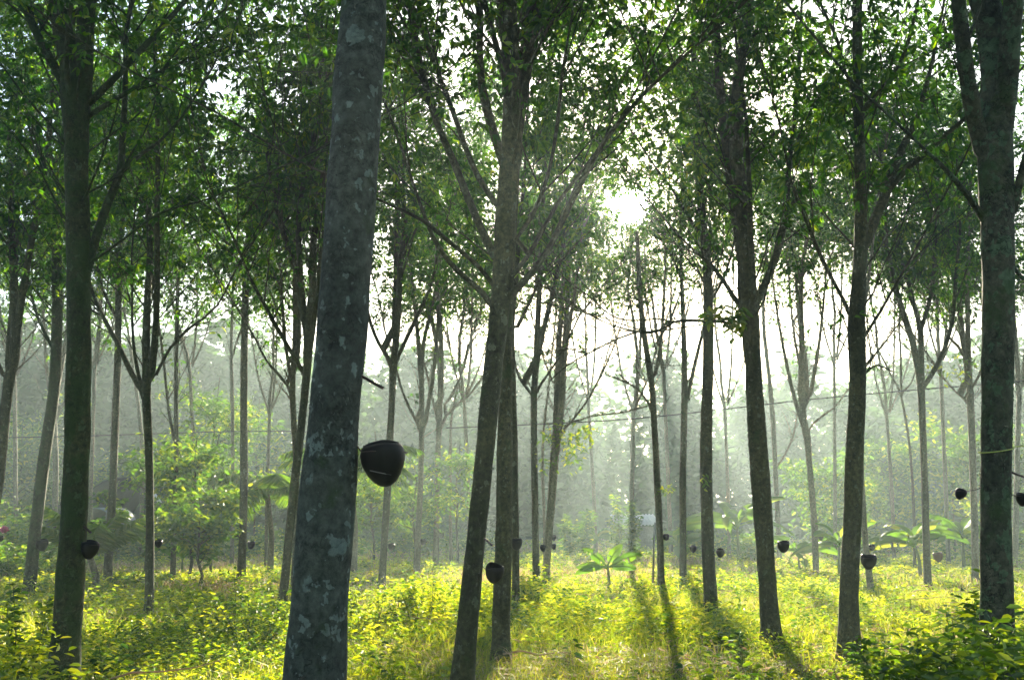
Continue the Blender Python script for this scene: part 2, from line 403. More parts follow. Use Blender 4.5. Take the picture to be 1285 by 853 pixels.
#@TREES@
T('edge', 'rubber tree cut off by the left edge of the photo, forking low in two', D(745), [
  [(-22,745,20),(-12,660,19),(-2,600,18),(6,520,17),(12,475,17)],
  [(10,455,9),(14,400,9),(19,330,8),(22,260,7),(25,190,6),(26,110,5)],
  [(16,450,12),(28,370,11),(40,300,10),(52,240,9),(60,190,8),(66,100,7)],
  [(4,470,6),(-12,430,5),(-22,380,4)]])
T('mossy', 'mossy rubber tree leaning right beside the thick leftmost dark trunk', D(733), [
  [(37,733,20),(44,670,19),(52,600,19),(61,540,18),(69,470,18),(72,400,17),(71,320,16),(77,240,15)],
  [(74,225,8),(61,190,7),(45,160,6),(22,128,5),(0,100,4)],
  [(80,200,9),(70,140,8),(56,90,7),(44,45,6),(30,0,5)],
  [(68,440,5),(48,400,4),(34,350,4),(20,300,3)]], bark='bark_mossy')
T('dark', 'thick dark rubber trunk at the left with a heart-shaped black cup and high crotch', D(838), [
  [(80,842,38),(86,760,35),(90,700,33),(95,600,31),(98,500,30),(99,400,29),(98,300,28),(96,220,29),(96,170,30)],
  [(102,120,24),(106,60,22),(109,0,21),(112,-80,18),(114,-140,14)],
  [(90,140,13),(80,105,12),(60,70,11),(42,34,10),(24,-10,9),(8,-50,7)],
  [(112,130,10),(140,102,9),(172,68,8),(200,38,7),(228,6,6),(250,-20,5)],
  [(112,145,7),(150,122,6),(190,98,5),(226,70,4),(262,34,3)],
  [(92,150,8),(84,90,7),(86,30,6),(92,-20,6)],
  [(110,338,11),(120,300,11),(135,255,10),(150,218,9),(154,170,8),(157,110,7),(158,40,6)],
  [(152,215,5),(175,195,5),(200,178,4),(226,150,3)],
  [(110,332,4),(150,304,3),(200,268,3),(260,250,2),(325,222,2)]], bark='bark_mossy', seg=22)
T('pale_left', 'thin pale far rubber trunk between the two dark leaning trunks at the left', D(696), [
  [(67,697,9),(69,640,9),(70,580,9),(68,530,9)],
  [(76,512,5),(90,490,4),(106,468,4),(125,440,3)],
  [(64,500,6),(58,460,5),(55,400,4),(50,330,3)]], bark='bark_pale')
T('straight', 'straight slender rubber tree in front of the young coconut palm', D(722), [
  [(135,722,14),(139,660,13),(142,600,12),(145,520,12),(148,440,11),(149,360,10),(153,280,9),(156,200,8)],
  [(150,330,4),(168,290,4),(180,240,3),(190,190,3)],
  [(146,400,4),(128,360,4),(118,310,3),(110,250,3)]])
T('trident', 'rubber tree splitting in a trident shape left of the tree pair with green saplings', D(756), [
  [(187,757,15),(188,700,14),(188,640,13),(187,570,13),(184,508,14)],
  [(178,490,8),(165,468,8),(148,432,7),(132,402,6),(118,372,5),(106,336,4)],
  [(190,470,11),(195,420,10),(197,360,9),(197,280,8),(198,200,7),(196,100,6)],
  [(176,480,6),(169,445,5),(166,405,4),(166,350,3)],
  [(196,470,5),(214,436,4),(240,410,4),(272,384,3),(300,330,3)]])
T('thin_behind', 'very thin far rubber stem just behind the trident-shaped tree', D(696), [
  [(177,697,8),(178,640,7),(179,575,7),(175,520,6),(168,470,5),(160,410,4)]], bark='bark_pale')
T('slim_fork', 'slim rubber tree with one thin side stem left of the leafy green sapling', D(718), [
  [(217,719,9),(219,640,9),(221,570,8),(221,480,7),(222,400,6),(224,330,5)],
  [(218,552,4),(211,510,4),(206,460,4),(200,410,3),(192,350,3)]])
T('mid_straight', 'straight rubber tree with a long drooping compound frond hanging at its left', D(719), [
  [(303,720,14),(305,660,13),(306,580,13),(306,500,12),(307,420,12),(309,340,11),(314,270,10),(321,190,8),(325,100,6)],
  [(308,345,5),(290,312,4),(268,288,4),(244,270,3)],
  [(310,370,5),(330,330,4),(345,290,3)]])
T('thin_mid', 'thin far rubber stem just left of the straight tree with the hanging frond', D(701), [
  [(291,702,7),(292,640,6),(292,560,6),(291,480,6),(290,430,5),(292,380,4)],
  [(291,450,3),(300,420,3),(316,380,2)]], bark='bark_pale')
T('lean_dark', 'dark rubber tree leaning right against the left side of the nearest trunk', D(761), [
  [(354,762,15),(360,700,14),(367,630,14),(375,560,13),(382,500,13),(386,450,14)],
  [(378,462,6),(362,436,6),(345,406,5),(326,372,5),(312,345,4)],
  [(386,420,12),(380,385,11),(372,340,9),(356,295,8),(344,245,7),(336,195,6),(333,140,5)],
  [(382,400,8),(376,330,8),(375,270,8),(383,220,7),(396,165,6),(404,110,5)],
  [(390,430,9),(396,385,8),(402,330,6),(410,260,5)]])
T('pale_pair', 'pale rubber tree forking low behind the dark leaning tree by the nearest trunk', D(738), [
  [(368,741,10),(371,680,10),(372,600,9),(369,540,9),(367,498,10)],
  [(360,482,4),(348,468,4),(334,452,3),(322,428,3)],
  [(364,470,5),(358,430,5),(355,390,4),(352,340,3)],
  [(372,460,6),(376,420,5),(374,360,4)]], bark='bark_pale')
T('nearest', 'thickest nearest rubber trunk, lichen-spotted, with the largest black cup on its right side', 4.25, [
  [(388,1000,88),(392,920,81),(395,853,78),(400,770,74),(405,700,72),(413,600,68),(421,500,64),(428,430,62),(436,320,63),(443,215,62),(450,100,60),(457,0,59),(462,-100,57),(466,-200,55),(470,-300,50),(474,-420,44)]],
  bark='bark_near', seg=64, z0=8.0, dens=.5)
T('back_fork', 'rubber tree forking in a V just right of the nearest trunk and its cup', D(729), [
  [(479,731,12),(482,680,12),(486,620,12),(489,560,12),(492,500,11),(493,465,12)],
  [(486,448,6),(475,430,5),(466,408,5),(461,385,4),(458,340,3)],
  [(495,410,9),(497,350,8),(498,290,8),(499,220,7),(502,140,6)],
  [(500,446,6),(510,425,6),(524,396,5),(540,360,4),(552,310,3)]])
T('curl', 'pale rubber tree forking low into three, first of the pale trio', D(709), [
  [(523,711,11),(525,660,10),(528,600,9),(529,545,9)],
  [(522,528,4),(512,508,4),(502,482,3),(495,450,3)],
  [(530,510,7),(528,470,7),(524,420,6),(518,360,5),(512,300,4)],
  [(535,522,6),(542,480,6),(548,430,5),(550,380,5),(547,330,4),(550,270,3)]], bark='bark_pale')
T('trio_mid', 'pale rubber tree with wide spreading branches, in the middle of the pale trio', D(701), [
  [(547,703,10),(548,640,9),(549,580,9),(551,538,10)],
  [(546,515,4),(540,490,3),(534,462,3)],
  [(553,500,8),(554,450,7),(552,400,6),(548,340,5),(545,290,4)],
  [(560,522,4),(576,505,4),(592,492,3),(608,468,3)],
  [(558,508,4),(570,490,4),(582,462,3),(592,420,3)]], bark='bark_pale')
T('trio_thin', 'thinnest stem of the pale trio, beside the large forked leaning trunk', D(699), [
  [(566,701,6),(565,640,5),(565,580,5),(566,530,4),(572,495,3),(582,455,3)]], bark='bark_pale')
T('great', 'large rubber tree in the centre leaning right, many limbs spreading from its fork', D(848), [
  [(580,852,35),(585,800,33),(591,740,30),(598,670,28),(605,600,27),(612,530,27),(619,460,27),(626,400,27),(630,350,28),(633,300,29),(637,240,30),(642,190,31)],
  [(648,160,20),(658,105,15),(667,55,13),(674,0,12),(680,-70,10),(684,-140,7)],
  [(618,318,11),(606,292,10),(590,255,10),(578,225,10),(568,200,10),(551,161,9),(535,111,9),(522,55,8),(513,0,7),(506,-60,6)],
  [(622,255,8),(600,222,8),(584,185,7),(570,145,7),(553,100,6),(537,60,5),(522,15,5)],
  [(630,200,13),(616,155,12),(606,115,11),(602,70,9),(603,20,8),(598,-40,7)],
  [(640,180,10),(637,130,9),(632,90,9),(622,55,8),(611,15,7),(600,-30,6)],
  [(645,165,8),(646,100,8),(647,40,7),(643,-20,6)],
  [(620,388,8),(606,368,8),(588,352,7),(565,330,7),(546,302,6),(533,272,5),(520,235,4)],
  [(618,356,7),(602,336,6),(584,320,6),(556,297,6),(531,277,5),(500,262,4),(472,249,3)],
  [(640,372,10),(655,356,10),(670,338,9),(690,310,8),(706,276,8),(724,240,8),(753,186,7),(783,146,6),(818,108,5),(860,70,4)],
  [(642,348,7),(656,330,6),(673,304,6),(702,252,5),(738,205,5),(772,160,4),(800,110,3)],
  [(648,300,6),(672,262,6),(690,210,5),(700,150,5),(706,90,4),(716,30,3)]], seg=26, spread=.9, dens=1.2)
T('great_second', 'upright rubber trunk directly behind the large leaning tree in the centre', D(800), [
  [(629,803,23),(630,740,22),(632,670,21),(633,600,20),(634,520,18),(635,440,16),(638,360,14),(643,280,12),(648,200,10),(652,120,8)]], seg=16)
T('great_third', 'slender rubber trunk showing just right of the upright one behind the leaning tree', D(753), [
  [(647,755,13),(647,690,12),(646,620,12),(645,550,12),(643,470,11),(642,410,10),(648,345,8),(654,270,6),(660,190,5)],
  [(650,410,5),(664,380,4),(680,345,4),(694,300,3)]])
T('cluster_left', 'straight rubber tree of the close pair in the middle, with short side forks', D(722), [
  [(673,725,12),(672,670,11),(671,610,11),(670,550,11),(670,498,11)],
  [(662,488,4),(652,474,4),(645,450,3),(640,415,3)],
  [(673,450,9),(675,400,8),(678,340,7),(681,270,6),(684,200,5)],
  [(680,480,4),(694,460,3),(710,432,3),(726,398,2)]])
T('cluster_right', 'twin-stemmed rubber tree with a yellow-green leaf tuft low on its right', D(722), [
  [(685,725,12),(688,680,12),(692,630,13),(696,570,14)],
  [(698,530,9),(699,480,8),(702,420,8),(706,370,7),(709,300,6),(712,220,4)],
  [(703,520,8),(707,470,7),(713,415,6),(721,370,5),(728,310,4)],
  [(702,545,3),(716,530,3),(735,505,3),(755,470,3),(768,440,2)],
  [(704,536,3),(724,527,2),(750,521,2),(785,517,2),(812,509,2)],
  [(694,480,3),(684,455,3),(676,425,2)]], bark='bark_pale')
T('cluster_back', 'very thin stem behind the twin-stemmed rubber tree', D(704), [
  [(684,706,6),(683,650,5),(681,590,5),(682,540,4),(687,500,4),(692,450,3)]], bark='bark_pale')
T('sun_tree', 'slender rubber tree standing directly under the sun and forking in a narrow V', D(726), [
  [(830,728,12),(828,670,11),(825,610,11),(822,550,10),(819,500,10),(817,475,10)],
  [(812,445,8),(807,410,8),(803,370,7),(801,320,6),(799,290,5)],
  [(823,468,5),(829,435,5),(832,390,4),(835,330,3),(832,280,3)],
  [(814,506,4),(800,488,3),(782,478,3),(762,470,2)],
  [(824,430,3),(842,400,3),(856,360,2)]], dens=1.0, z0=7.6, bark='bark_pale', noext=True)  # pale bark stands in for the sun's glare over this backlit stem
T('sun_right', 'rubber tree with a kinked right limb, next right from the one under the sun', D(723), [
  [(857,725,12),(857,670,11),(857,600,11),(858,540,11),(859,480,10),(858,420,8),(856,370,7),(854,300,5),(855,240,4)],
  [(863,500,5),(870,465,6),(877,436,5),(885,400,4),(890,350,3)],
  [(855,350,4),(842,320,3),(826,295,3)]], dens=1.2, z0=7.2)
T('column', 'straight column-like rubber trunk left of the thick left-leaning one', D(755), [
  [(892,758,22),(889,700,21),(887,640,20),(886,560,20),(888,480,18),(889,414,17),(888,352,15),(884,300,14),(878,240,13),(874,180,11),(871,100,9),(870,20,8)],
  [(884,300,6),(862,270,5),(845,240,4),(826,215,3)],
  [(880,230,6),(892,180,5),(900,120,4)],
  [(890,380,4),(908,350,4),(920,310,3)]], seg=16, dens=1.1)
T('thick_lean', 'thick rubber trunk curving left, with one long thin bare branch reaching left', D(782), [
  [(967,785,26),(963,730,25),(959,670,26),(954,600,26),(949,530,25),(945,460,24),(941,400,26)],
  [(936,340,20),(928,290,18),(919,230,16),(909,160,13),(902,90,11),(898,20,10),(896,-50,8)],
  [(950,378,11),(962,352,10),(976,315,10),(985,270,9),(990,210,7),(999,130,6),(1004,60,5)],
  [(946,360,8),(942,300,8),(940,230,7),(936,150,5)],
  [(934,395,6),(918,368,6),(900,342,5),(880,322,4),(858,302,3),(838,280,2)],
  [(936,416,5),(914,405,4),(890,403,4),(862,402,4),(846,404,3),(834,411,3),(816,417,4),(795,415,3),(768,408,2),(738,394,2),(712,378,2)],
  [(846,404,2),(825,400,2),(800,402,2),(770,398,2),(740,372,1.6)],
  [(806,414,3),(775,425,2.5),(745,440,2.5),(712,458,2),(690,478,2)]], seg=18, dens=1.1)
T('pale_behind', 'thin pale rubber stem just right of the thick left-curving trunk', D(699), [
  [(978,701,8),(976,650,8),(973,590,8),(970,530,8),(965,470,7),(959,420,6),(958,370,5),(962,310,4)],
  [(973,588,3),(984,572,3),(995,548,3),(1000,522,2)]], bark='bark_pale', dens=1.1, z0=8.5)
T('wine', 'pale wineglass-shaped rubber tree between the curving trunk and the big forked one', D(712), [
  [(1024,715,10),(1022,660,10),(1018,610,10),(1014,560,11),(1012,545,12)],
  [(1004,522,7),(996,496,6),(987,456,5),(979,415,4),(972,370,3)],
  [(1013,500,7),(1011,455,6),(1003,405,5),(999,350,4),(992,290,3)],
  [(1018,490,6),(1025,450,5),(1031,405,4),(1036,350,3)],
  [(1008,480,4),(1000,440,4),(994,400,3),(990,350,3)],
  [(1020,532,3),(1034,520,3),(1048,510,2),(1060,494,2)]], bark='bark_pale', dens=1.1, z0=7.6)
T('big_fork', 'dark rubber trunk with a heavy right limb forking halfway up and a low cup', D(799), [
  [(1065,803,28),(1066,750,26),(1068,680,25),(1071,610,24),(1074,540,23),(1076,470,22),(1075,410,24),(1078,350,20),(1080,310,18),(1080,240,15),(1078,160,14),(1076,80,13),(1076,0,13),(1076,-80,11)],
  [(1086,305,14),(1098,275,13),(1110,248,12),(1120,218,11),(1132,186,9),(1150,150,7),(1162,108,6)],
  [(1116,238,8),(1140,210,8),(1165,190,7),(1200,158,6),(1235,130,4)],
  [(1068,398,6),(1056,372,5),(1040,342,5),(1024,308,5),(1008,268,4),(995,236,4),(985,190,3)],
  [(1088,135,6),(1108,108,5),(1128,82,5),(1142,45,5),(1152,0,4)],
  [(1072,118,5),(1060,88,4),(1050,50,4),(1032,10,4)],
  [(1086,420,4),(1104,392,4),(1122,360,3),(1140,330,3)],
  [(1084,470,3),(1100,458,3),(1120,466,2)]], seg=18)
T('hidden_pale', 'pale rubber stem leaning behind the dark trunk with the heavy right limb', D(730), [
  [(1092,733,11),(1087,690,10),(1083,640,10),(1080,580,9),(1078,500,8),(1080,420,6),(1090,350,5),(1098,280,4)]], bark='bark_pale', dens=1.1)
T('goblet', 'rubber tree dividing twice at eye level between the big forked and the plated trunk', D(725), [
  [(1164,729,12),(1162,670,12),(1160,600,11),(1158,540,11),(1156,488,12)],
  [(1156,450,9),(1155,415,9),(1147,380,6),(1135,340,5),(1125,300,4),(1118,260,3)],
  [(1160,400,6),(1168,370,6),(1173,325,6),(1175,260,5),(1178,180,4)],
  [(1164,478,7),(1176,458,7),(1188,430,6),(1196,395,6),(1200,340,5),(1205,285,4),(1202,235,3)],
  [(1152,404,4),(1140,370,3),(1118,340,3),(1100,310,2)]], dens=1.1)
T('twig', 'very thin Y-shaped young stem left of the rubber tree dividing twice', D(706), [
  [(1148,708,5),(1147,650,5),(1144,590,4),(1139,540,4),(1131,497,4)],
  [(1126,484,3),(1118,470,3),(1108,450,3),(1098,432,2)],
  [(1134,490,3),(1144,480,2),(1150,460,2)]], dens=.3)
T('pale_right', 'pale rubber tree forking at mid height just left of the plated trunk', D(718), [
  [(1224,721,11),(1223,660,11),(1221,600,11),(1220,550,11),(1218,512,12)],
  [(1210,500,4),(1198,490,3),(1184,474,3),(1172,456,3)],
  [(1216,470,9),(1215,430,8),(1214,380,7),(1214,320,6),(1217,240,5)],
  [(1211,450,5),(1202,434,5),(1192,424,4),(1184,400,3)],
  [(1224,480,4),(1232,462,4),(1240,430,3)]], bark='bark_pale', dens=1.2)
T('plated', 'thick rubber trunk near the right edge with green lichen plates and a triple fork', 6.9, [
  [(1252,850,47),(1252,790,45),(1251,720,43),(1250,650,42),(1250,580,42),(1251,500,41),(1252,420,41),(1252,340,42),(1251,270,44),(1250,215,46)],
  [(1232,185,23),(1222,145,21),(1214,100,20),(1208,50,19),(1203,0,18),(1199,-60,16),(1194,-130,13)],
  [(1244,150,16),(1240,100,14),(1236,50,14),(1233,0,12),(1229,-60,10)],
  [(1258,170,26),(1263,120,26),(1267,60,26),(1272,0,26),(1279,-70,24),(1284,-150,20)],
  [(1234,275,9),(1218,250,8),(1200,228,7),(1182,208,6),(1165,192,4)],
  [(1272,262,11),(1280,225,10),(1290,190,10),(1306,150,8)],
  [(1270,330,6),(1284,350,5),(1300,340,5)]], bark='bark_plate', seg=48, z0=5.0)
#@MORE@
# rubber trees further back, seen between the near ones
far = [(20,694,7,'faint thin stem among the bushes at the far left'), (112,700,7,'faint far rubber stem showing right of the thick dark left trunk'),
       (250,700,6,'far rubber stem above the leafy green saplings'), (334,703,6,'far rubber stem near the drooping coconut palm'),
       (590,699,7,'faint far rubber stem just left of the great leaning trunk'), (748,688,6,'hazy grey far stem above the young banana plant'),
       (792,690,8,'hazy forked far tree left of the tree under the sun'), (842,690,7,'hazy far stem between the two slender trees below the sun'),
       (915,694,6,'hazy far stem above the large arching banana plant'), (1048,696,6,'hazy far stem behind the wineglass-shaped tree'),
       (1122,698,6,'hazy far stem among the bananas right of the big forked trunk'), (1190,700,7,'hazy far stem left of the pale right-hand tree'),
       (1274,706,9,'far rubber stem showing right of the plated trunk')]
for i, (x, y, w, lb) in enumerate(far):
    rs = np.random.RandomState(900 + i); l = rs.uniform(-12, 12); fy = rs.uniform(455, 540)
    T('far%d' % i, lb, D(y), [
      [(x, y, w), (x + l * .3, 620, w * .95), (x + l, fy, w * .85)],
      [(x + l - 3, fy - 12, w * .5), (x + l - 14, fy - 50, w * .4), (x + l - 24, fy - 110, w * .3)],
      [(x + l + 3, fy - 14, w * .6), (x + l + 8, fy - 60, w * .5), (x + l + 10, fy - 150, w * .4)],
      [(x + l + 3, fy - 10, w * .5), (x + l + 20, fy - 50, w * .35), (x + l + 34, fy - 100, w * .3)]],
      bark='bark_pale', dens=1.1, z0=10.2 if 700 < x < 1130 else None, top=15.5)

# unseen rubber trees added behind the camera to block the open sky
src = [TR[k][0] for k in ('straight', 'trident', 'big_fork', 'back_fork', 'curl')]
rs = np.random.RandomState(12); k = 0
for gy in (-3.5, -8.5, -14.0):
    for gx in (-13.5, -8.5, -3.2, 3.0, 8.2, 13.5):
        o = src[k % 5]; k += 1
        c = o.copy(); COL.objects.link(c); c.location = (gx + rs.uniform(-.5, .5), gy + rs.uniform(-.5, .5), 0); c.rotation_euler = (0, 0, rs.uniform(0, 6.28))
        c['label'] = 'unseen rubber tree added behind the camera to shade the near trunks'
        for ch in o.children:
            e = ch.copy(); COL.objects.link(e); e.parent = c

# ------------------------------------------------------------------ latex cups
def trunk_at(key, y):
    root, (pts, r), d = TR[key]
    best = min(range(len(pts)), key=lambda i: abs((pts[i][2] - at(CX, y, d)[2])))
    return pts[best], r[best], d

cup_n = [0]
def cup(key, x, y, w, label, brown=False, dd=0, tilt=None, extra=None, hgt=1.0):
    tp, tr, d = trunk_at(key, y)
    c = at(x, y, d + dd); R = rad(w, c)
    rs = np.random.RandomState(int(x) * 3 + 1)
    root = thing('latex_cup', label, 'cup', c, 'black latex cups hung on the trunks')
    b = Buf(); n = 28 if w > 20 else 16
    prof = [(0, 1.0), (.24, .95), (.50, .76), (.74, .45), (.91, .08), (.98, -.25), (1.0, -.55), (.93, -.82), (.80, -.98)]  # r, depth (down +)
    inner = [(.74, -.94), (.80, -.75), (.82, -.4), (.75, -.05), (.5, .35), (.25, .6), (0, .72)]
    rows = []
    ph = rs.uniform(0, 6.28, 3)
    for k, (a, z) in enumerate(prof + inner):
        th = np.arange(n) / n * 2 * math.pi
        wv = 1 + .05 * np.sin(2 * th + ph[0]) + .04 * np.sin(3 * th + ph[1])
        zz = -z * R * hgt + (R * .07 * np.sin(2 * th + ph[2]) if z < 0 else 0)
        rows.append(np.stack([a * R * wv * np.cos(th), a * R * wv * np.sin(th), zz * np.ones(n)], 1))
    v = np.concatenate(rows); m = len(rows)
    i = np.arange(m - 1)[:, None] * n; j = np.arange(n)[None]; q = np.stack([i + j, i + n + j, i + n + (j + 1) % n, i + (j + 1) % n], -1).reshape(-1, 4)
    tl = rs.uniform(-.18, .18) if tilt is None else tilt; tf = rs.uniform(.05, .3)
    ct, st = math.cos(tl), math.sin(tl); v = v @ np.array([[ct, 0, -st], [0, 1, 0], [st, 0, ct]])
    ct, st = math.cos(tf), math.sin(tf); v = v @ np.array([[1, 0, 0], [0, ct, st], [0, -st, ct]])
    b.add(v, q); b.build('bowl', M['cup_brown' if brown else 'cup'], root)
    wb = Buf(); sgn = 1 if x > tp[0] / tp[1] * 0 + (CX + tp[0] / (tp[1] * CP + (tp[2] - H) * SP) * F) else -1
    th = np.linspace(0, 2 * math.pi, 17)
    ring = np.stack([1.04 * R * np.cos(th), 1.04 * R * np.sin(th), np.full(17, R * .55)], 1)
    tube(wb, ring, np.full(17, max(.002, R * .025)), 5)
    s0 = np.array([-sgn * R, 0, R * .55]); e0 = np.array([tp[0] + sgn * tr * .7, tp[1], c[2] + R * 1.5]) - c
    tube(wb, np.array([s0, (s0 + e0) / 2 + np.array([0, 0, -.01]), e0]), np.full(3, max(.0025, R * .035)), 5)
    wb.build('wire_holder', M['wire'], root)
    if extra: extra(root, R)
    return root

def latex_streak(root, R):
    b = Buf(); tube(b, [(-R * .55, -R * .62, -R * .28), (0, -R * .80, -R * .40), (R * .40, -R * .66, -R * .46)], [R * .02] * 3, 6)
    b.build('latex_streak', M['white'], root)
cup('nearest', 482, 583, 56, 'largest black latex cup, hung on the nearest trunk', tilt=-.08, extra=latex_streak)
cup('dark', 112, 690, 23, 'heart-shaped black cup on the thick dark trunk at the left', tilt=.1)
cup('mossy', 53, 684, 15, 'dark brown-black cup on the mossy leaning trunk at the left')
cup('edge', 1, 676, 7, 'small black cup cut by the left edge of the photo')
cup('straight', 145, 677, 8, 'small black cup on the slender tree in front of the coconut palm')
cup('trident', 199, 682, 10, 'black cup on the trident-shaped rubber tree')
cup('slim_fork', 227, 672, 9, 'black cup on the slim tree with one thin side stem')
cup('mid_straight', 315, 684, 10, 'black cup on the right of the straight tree with the hanging frond')
cup('mid_straight', 297, 674, 6, 'tiny dark cup on the left side of the tree with the hanging frond')
cup('back_fork', 491, 686, 9, 'black cup on the V-forked tree right of the nearest trunk')
cup('curl', 531, 680, 8, 'black cup on the first tree of the pale trio')
cup('trio_mid', 554, 672, 7, 'black cup on the middle tree of the pale trio')
cup('great', 620, 720, 24, 'large black cup on the great leaning trunk in the centre', tilt=.15)
cup('great_third', 648, 683, 15, 'black cup in front of the slender trunk behind the great leaning tree', dd=-.25)
cup('cluster_left', 682, 688, 9, 'black cup on the straight tree of the close pair')
cup('cluster_right', 695, 675, 7, 'upper small cup on the twin-stemmed tree')
cup('cluster_right', 695, 686, 7, 'lower small cup on the twin-stemmed tree')
cup('sun_tree', 836, 674, 8, 'black cup on the slender tree under the sun')
cup('sun_right', 870, 689, 9, 'black cup on the tree with the kinked right limb')
cup('column', 904, 694, 11, 'black cup on the straight column-like trunk')
cup('thick_lean', 983, 686, 15, 'black cup on the thick left-curving trunk')
cup('wine', 1030, 674, 8, 'black cup on the pale wineglass-shaped tree')
cup('big_fork', 1090, 705, 19, 'deep black cup on the dark trunk with the heavy right limb')
cup('hidden_pale', 1094, 687, 8, 'small grey-topped cup just above the deep black one')
cup('goblet', 1177, 699, 12, 'brown cup on the tree dividing twice', brown=True)
cup('plated', 1205, 620, 14, 'black cup on a long wire left of the plated trunk', tilt=.5)
cup('plated', 1283, 627, 17, 'black cup cut by the right edge beside the plated trunk')
# spouts and ties
def small_rod(name, label, cat, key, x0, y0, x1, y1, w, mat):
    d = TR[key][2]; a = at(x0, y0, d - .02); e = at(x1, y1, d - .06); b = Buf()
    tube(b, np.array([a, (a + e) / 2, e]), [rad(w, a)] * 3, 6, cap=True)
    o = b.build(name, mat, None, a); tag(o, label, cat); return o
small_rod('tapping_spout', 'short dark metal spout stuck in the nearest trunk above its cup', 'spout', 'nearest', 452, 471, 481, 487, 4, M['wire'])
small_rod('tapping_spout', 'dark spout rod on the right of the great leaning trunk', 'spout', 'great', 604, 672, 618, 684, 2.4, M['wire'])
small_rod('tapping_spout', 'dark wire peg right of the plated trunk above its cup', 'spout', 'plated', 1268, 592, 1292, 601, 3, M['wire'])
small_rod('tapping_spout', 'dark spout rod on the thick dark left trunk above its cup', 'spout', 'dark', 100, 656, 114, 668, 3, M['wire'])
b = Buf(); p, r, d = trunk_at('plated', 560); th = np.linspace(0, 2 * math.pi, 25)
tube(b, np.stack([p[0] + (r + .006) * 1.04 * np.cos(th), p[1] + (r + .006) * 1.04 * np.sin(th), p[2] + .02 * np.cos(th - .5)], 1), np.full(25, .004), 5)
e = at(1330, 555, d); s = np.array([p[0] + r, p[1], p[2] + .02]); tube(b, np.array([s, (s + e) / 2, e]), [.004] * 3, 5)
tag(b.build('string', M['string'], None, p), 'yellow-green string tied round the plated trunk', 'string')

# the drooping compound frond beside the straight tree
root, (pts, r), d = TR['mid_straight']
def frond_pts(path, dd):
    p = catmull([(x, y, 0) for x, y in path], 10); s = np.linspace(0, 1, len(p))
    return np.array([at(x, y, dd - .5 * t) for (x, y, _), t in zip(p, s)])
for path in ([(308,352),(296,362),(280,372),(262,380),(240,396)], [(308,352),(306,370),(298,388),(284,402),(272,418)], [(308,350),(318,362),(326,380),(328,400)]):
    b = Buf(); rs = np.random.RandomState(int(path[-1][0])); q = frond_pts(path, d)
    tube(b, q, np.linspace(.012, .004, len(q)), 4)
    t = np.gradient(q, axis=0); t = norm(t); k = np.repeat(np.arange(1, len(q)), 2); sg = np.tile([-1, 1], len(q) - 1)
    side = norm(np.cross(t[k], [0, 1, 0])) * sg[:, None]
    leaves(b, q[k], side + t[k] * .35 + rs.normal(0, .1, (len(k), 3)), np.full(len(k), .17), np.full(len(k), .06), rs, .15)
    b.build('frond', M['leaf'], root, root.location)

# low leaf tuft on the twin-stemmed tree and sprigs
def tuft(key, spots, label_part, mat, seed, size=.12):
    root, _, d = TR[key]; rs = np.random.RandomState(seed)
    for (x, y, rr, n) in spots:
        b = Buf(); c = at(x, y, d - .3); R = rr / F * d
        hub = at(spots[0][0], spots[0][1] + 4, d - .3); tube(b, np.array([hub, (hub + c) / 2 + [0, 0, .03], c + [0, 0, .01]]), [.006, .005, .003], 4)
        pos = c + rs.normal(0, .5, (n, 3)) * R; az = rs.uniform(0, 6.283, n)
        dr = np.stack([np.cos(az), np.sin(az), rs.uniform(-1, .2, n)], 1); ln = rs.uniform(.7, 1.2, n) * size
        leaves(b, pos, dr, ln, ln * .5, rs, .2, rs.uniform(.3, 1, n))
        b.build(label_part, M[mat], root, root.location)
tuft('cluster_right', [(712,552,24,70),(728,548,22,60),(740,540,12,20),(720,572,18,40),(690,545,12,30),(684,580,12,25)], 'foliage', 'leaf_low', 5)
tuft('sun_tree', [(833,615,8,22),(840,612,6,14)], 'foliage', 'leaf_low', 6, .10)
tuft('thick_lean', [(905,398,14,40),(922,404,14,40),(890,396,10,22),(925,392,12,24)], 'foliage', 'leaf_low', 7)
tuft('column', [(885,602,8,14)], 'foliage', 'leaf_low', 9, .1)
tuft('pale_right', [(1200,470,18,30),(1170,466,16,26),(1215,455,14,24)], 'foliage', 'leaf_low', 8)

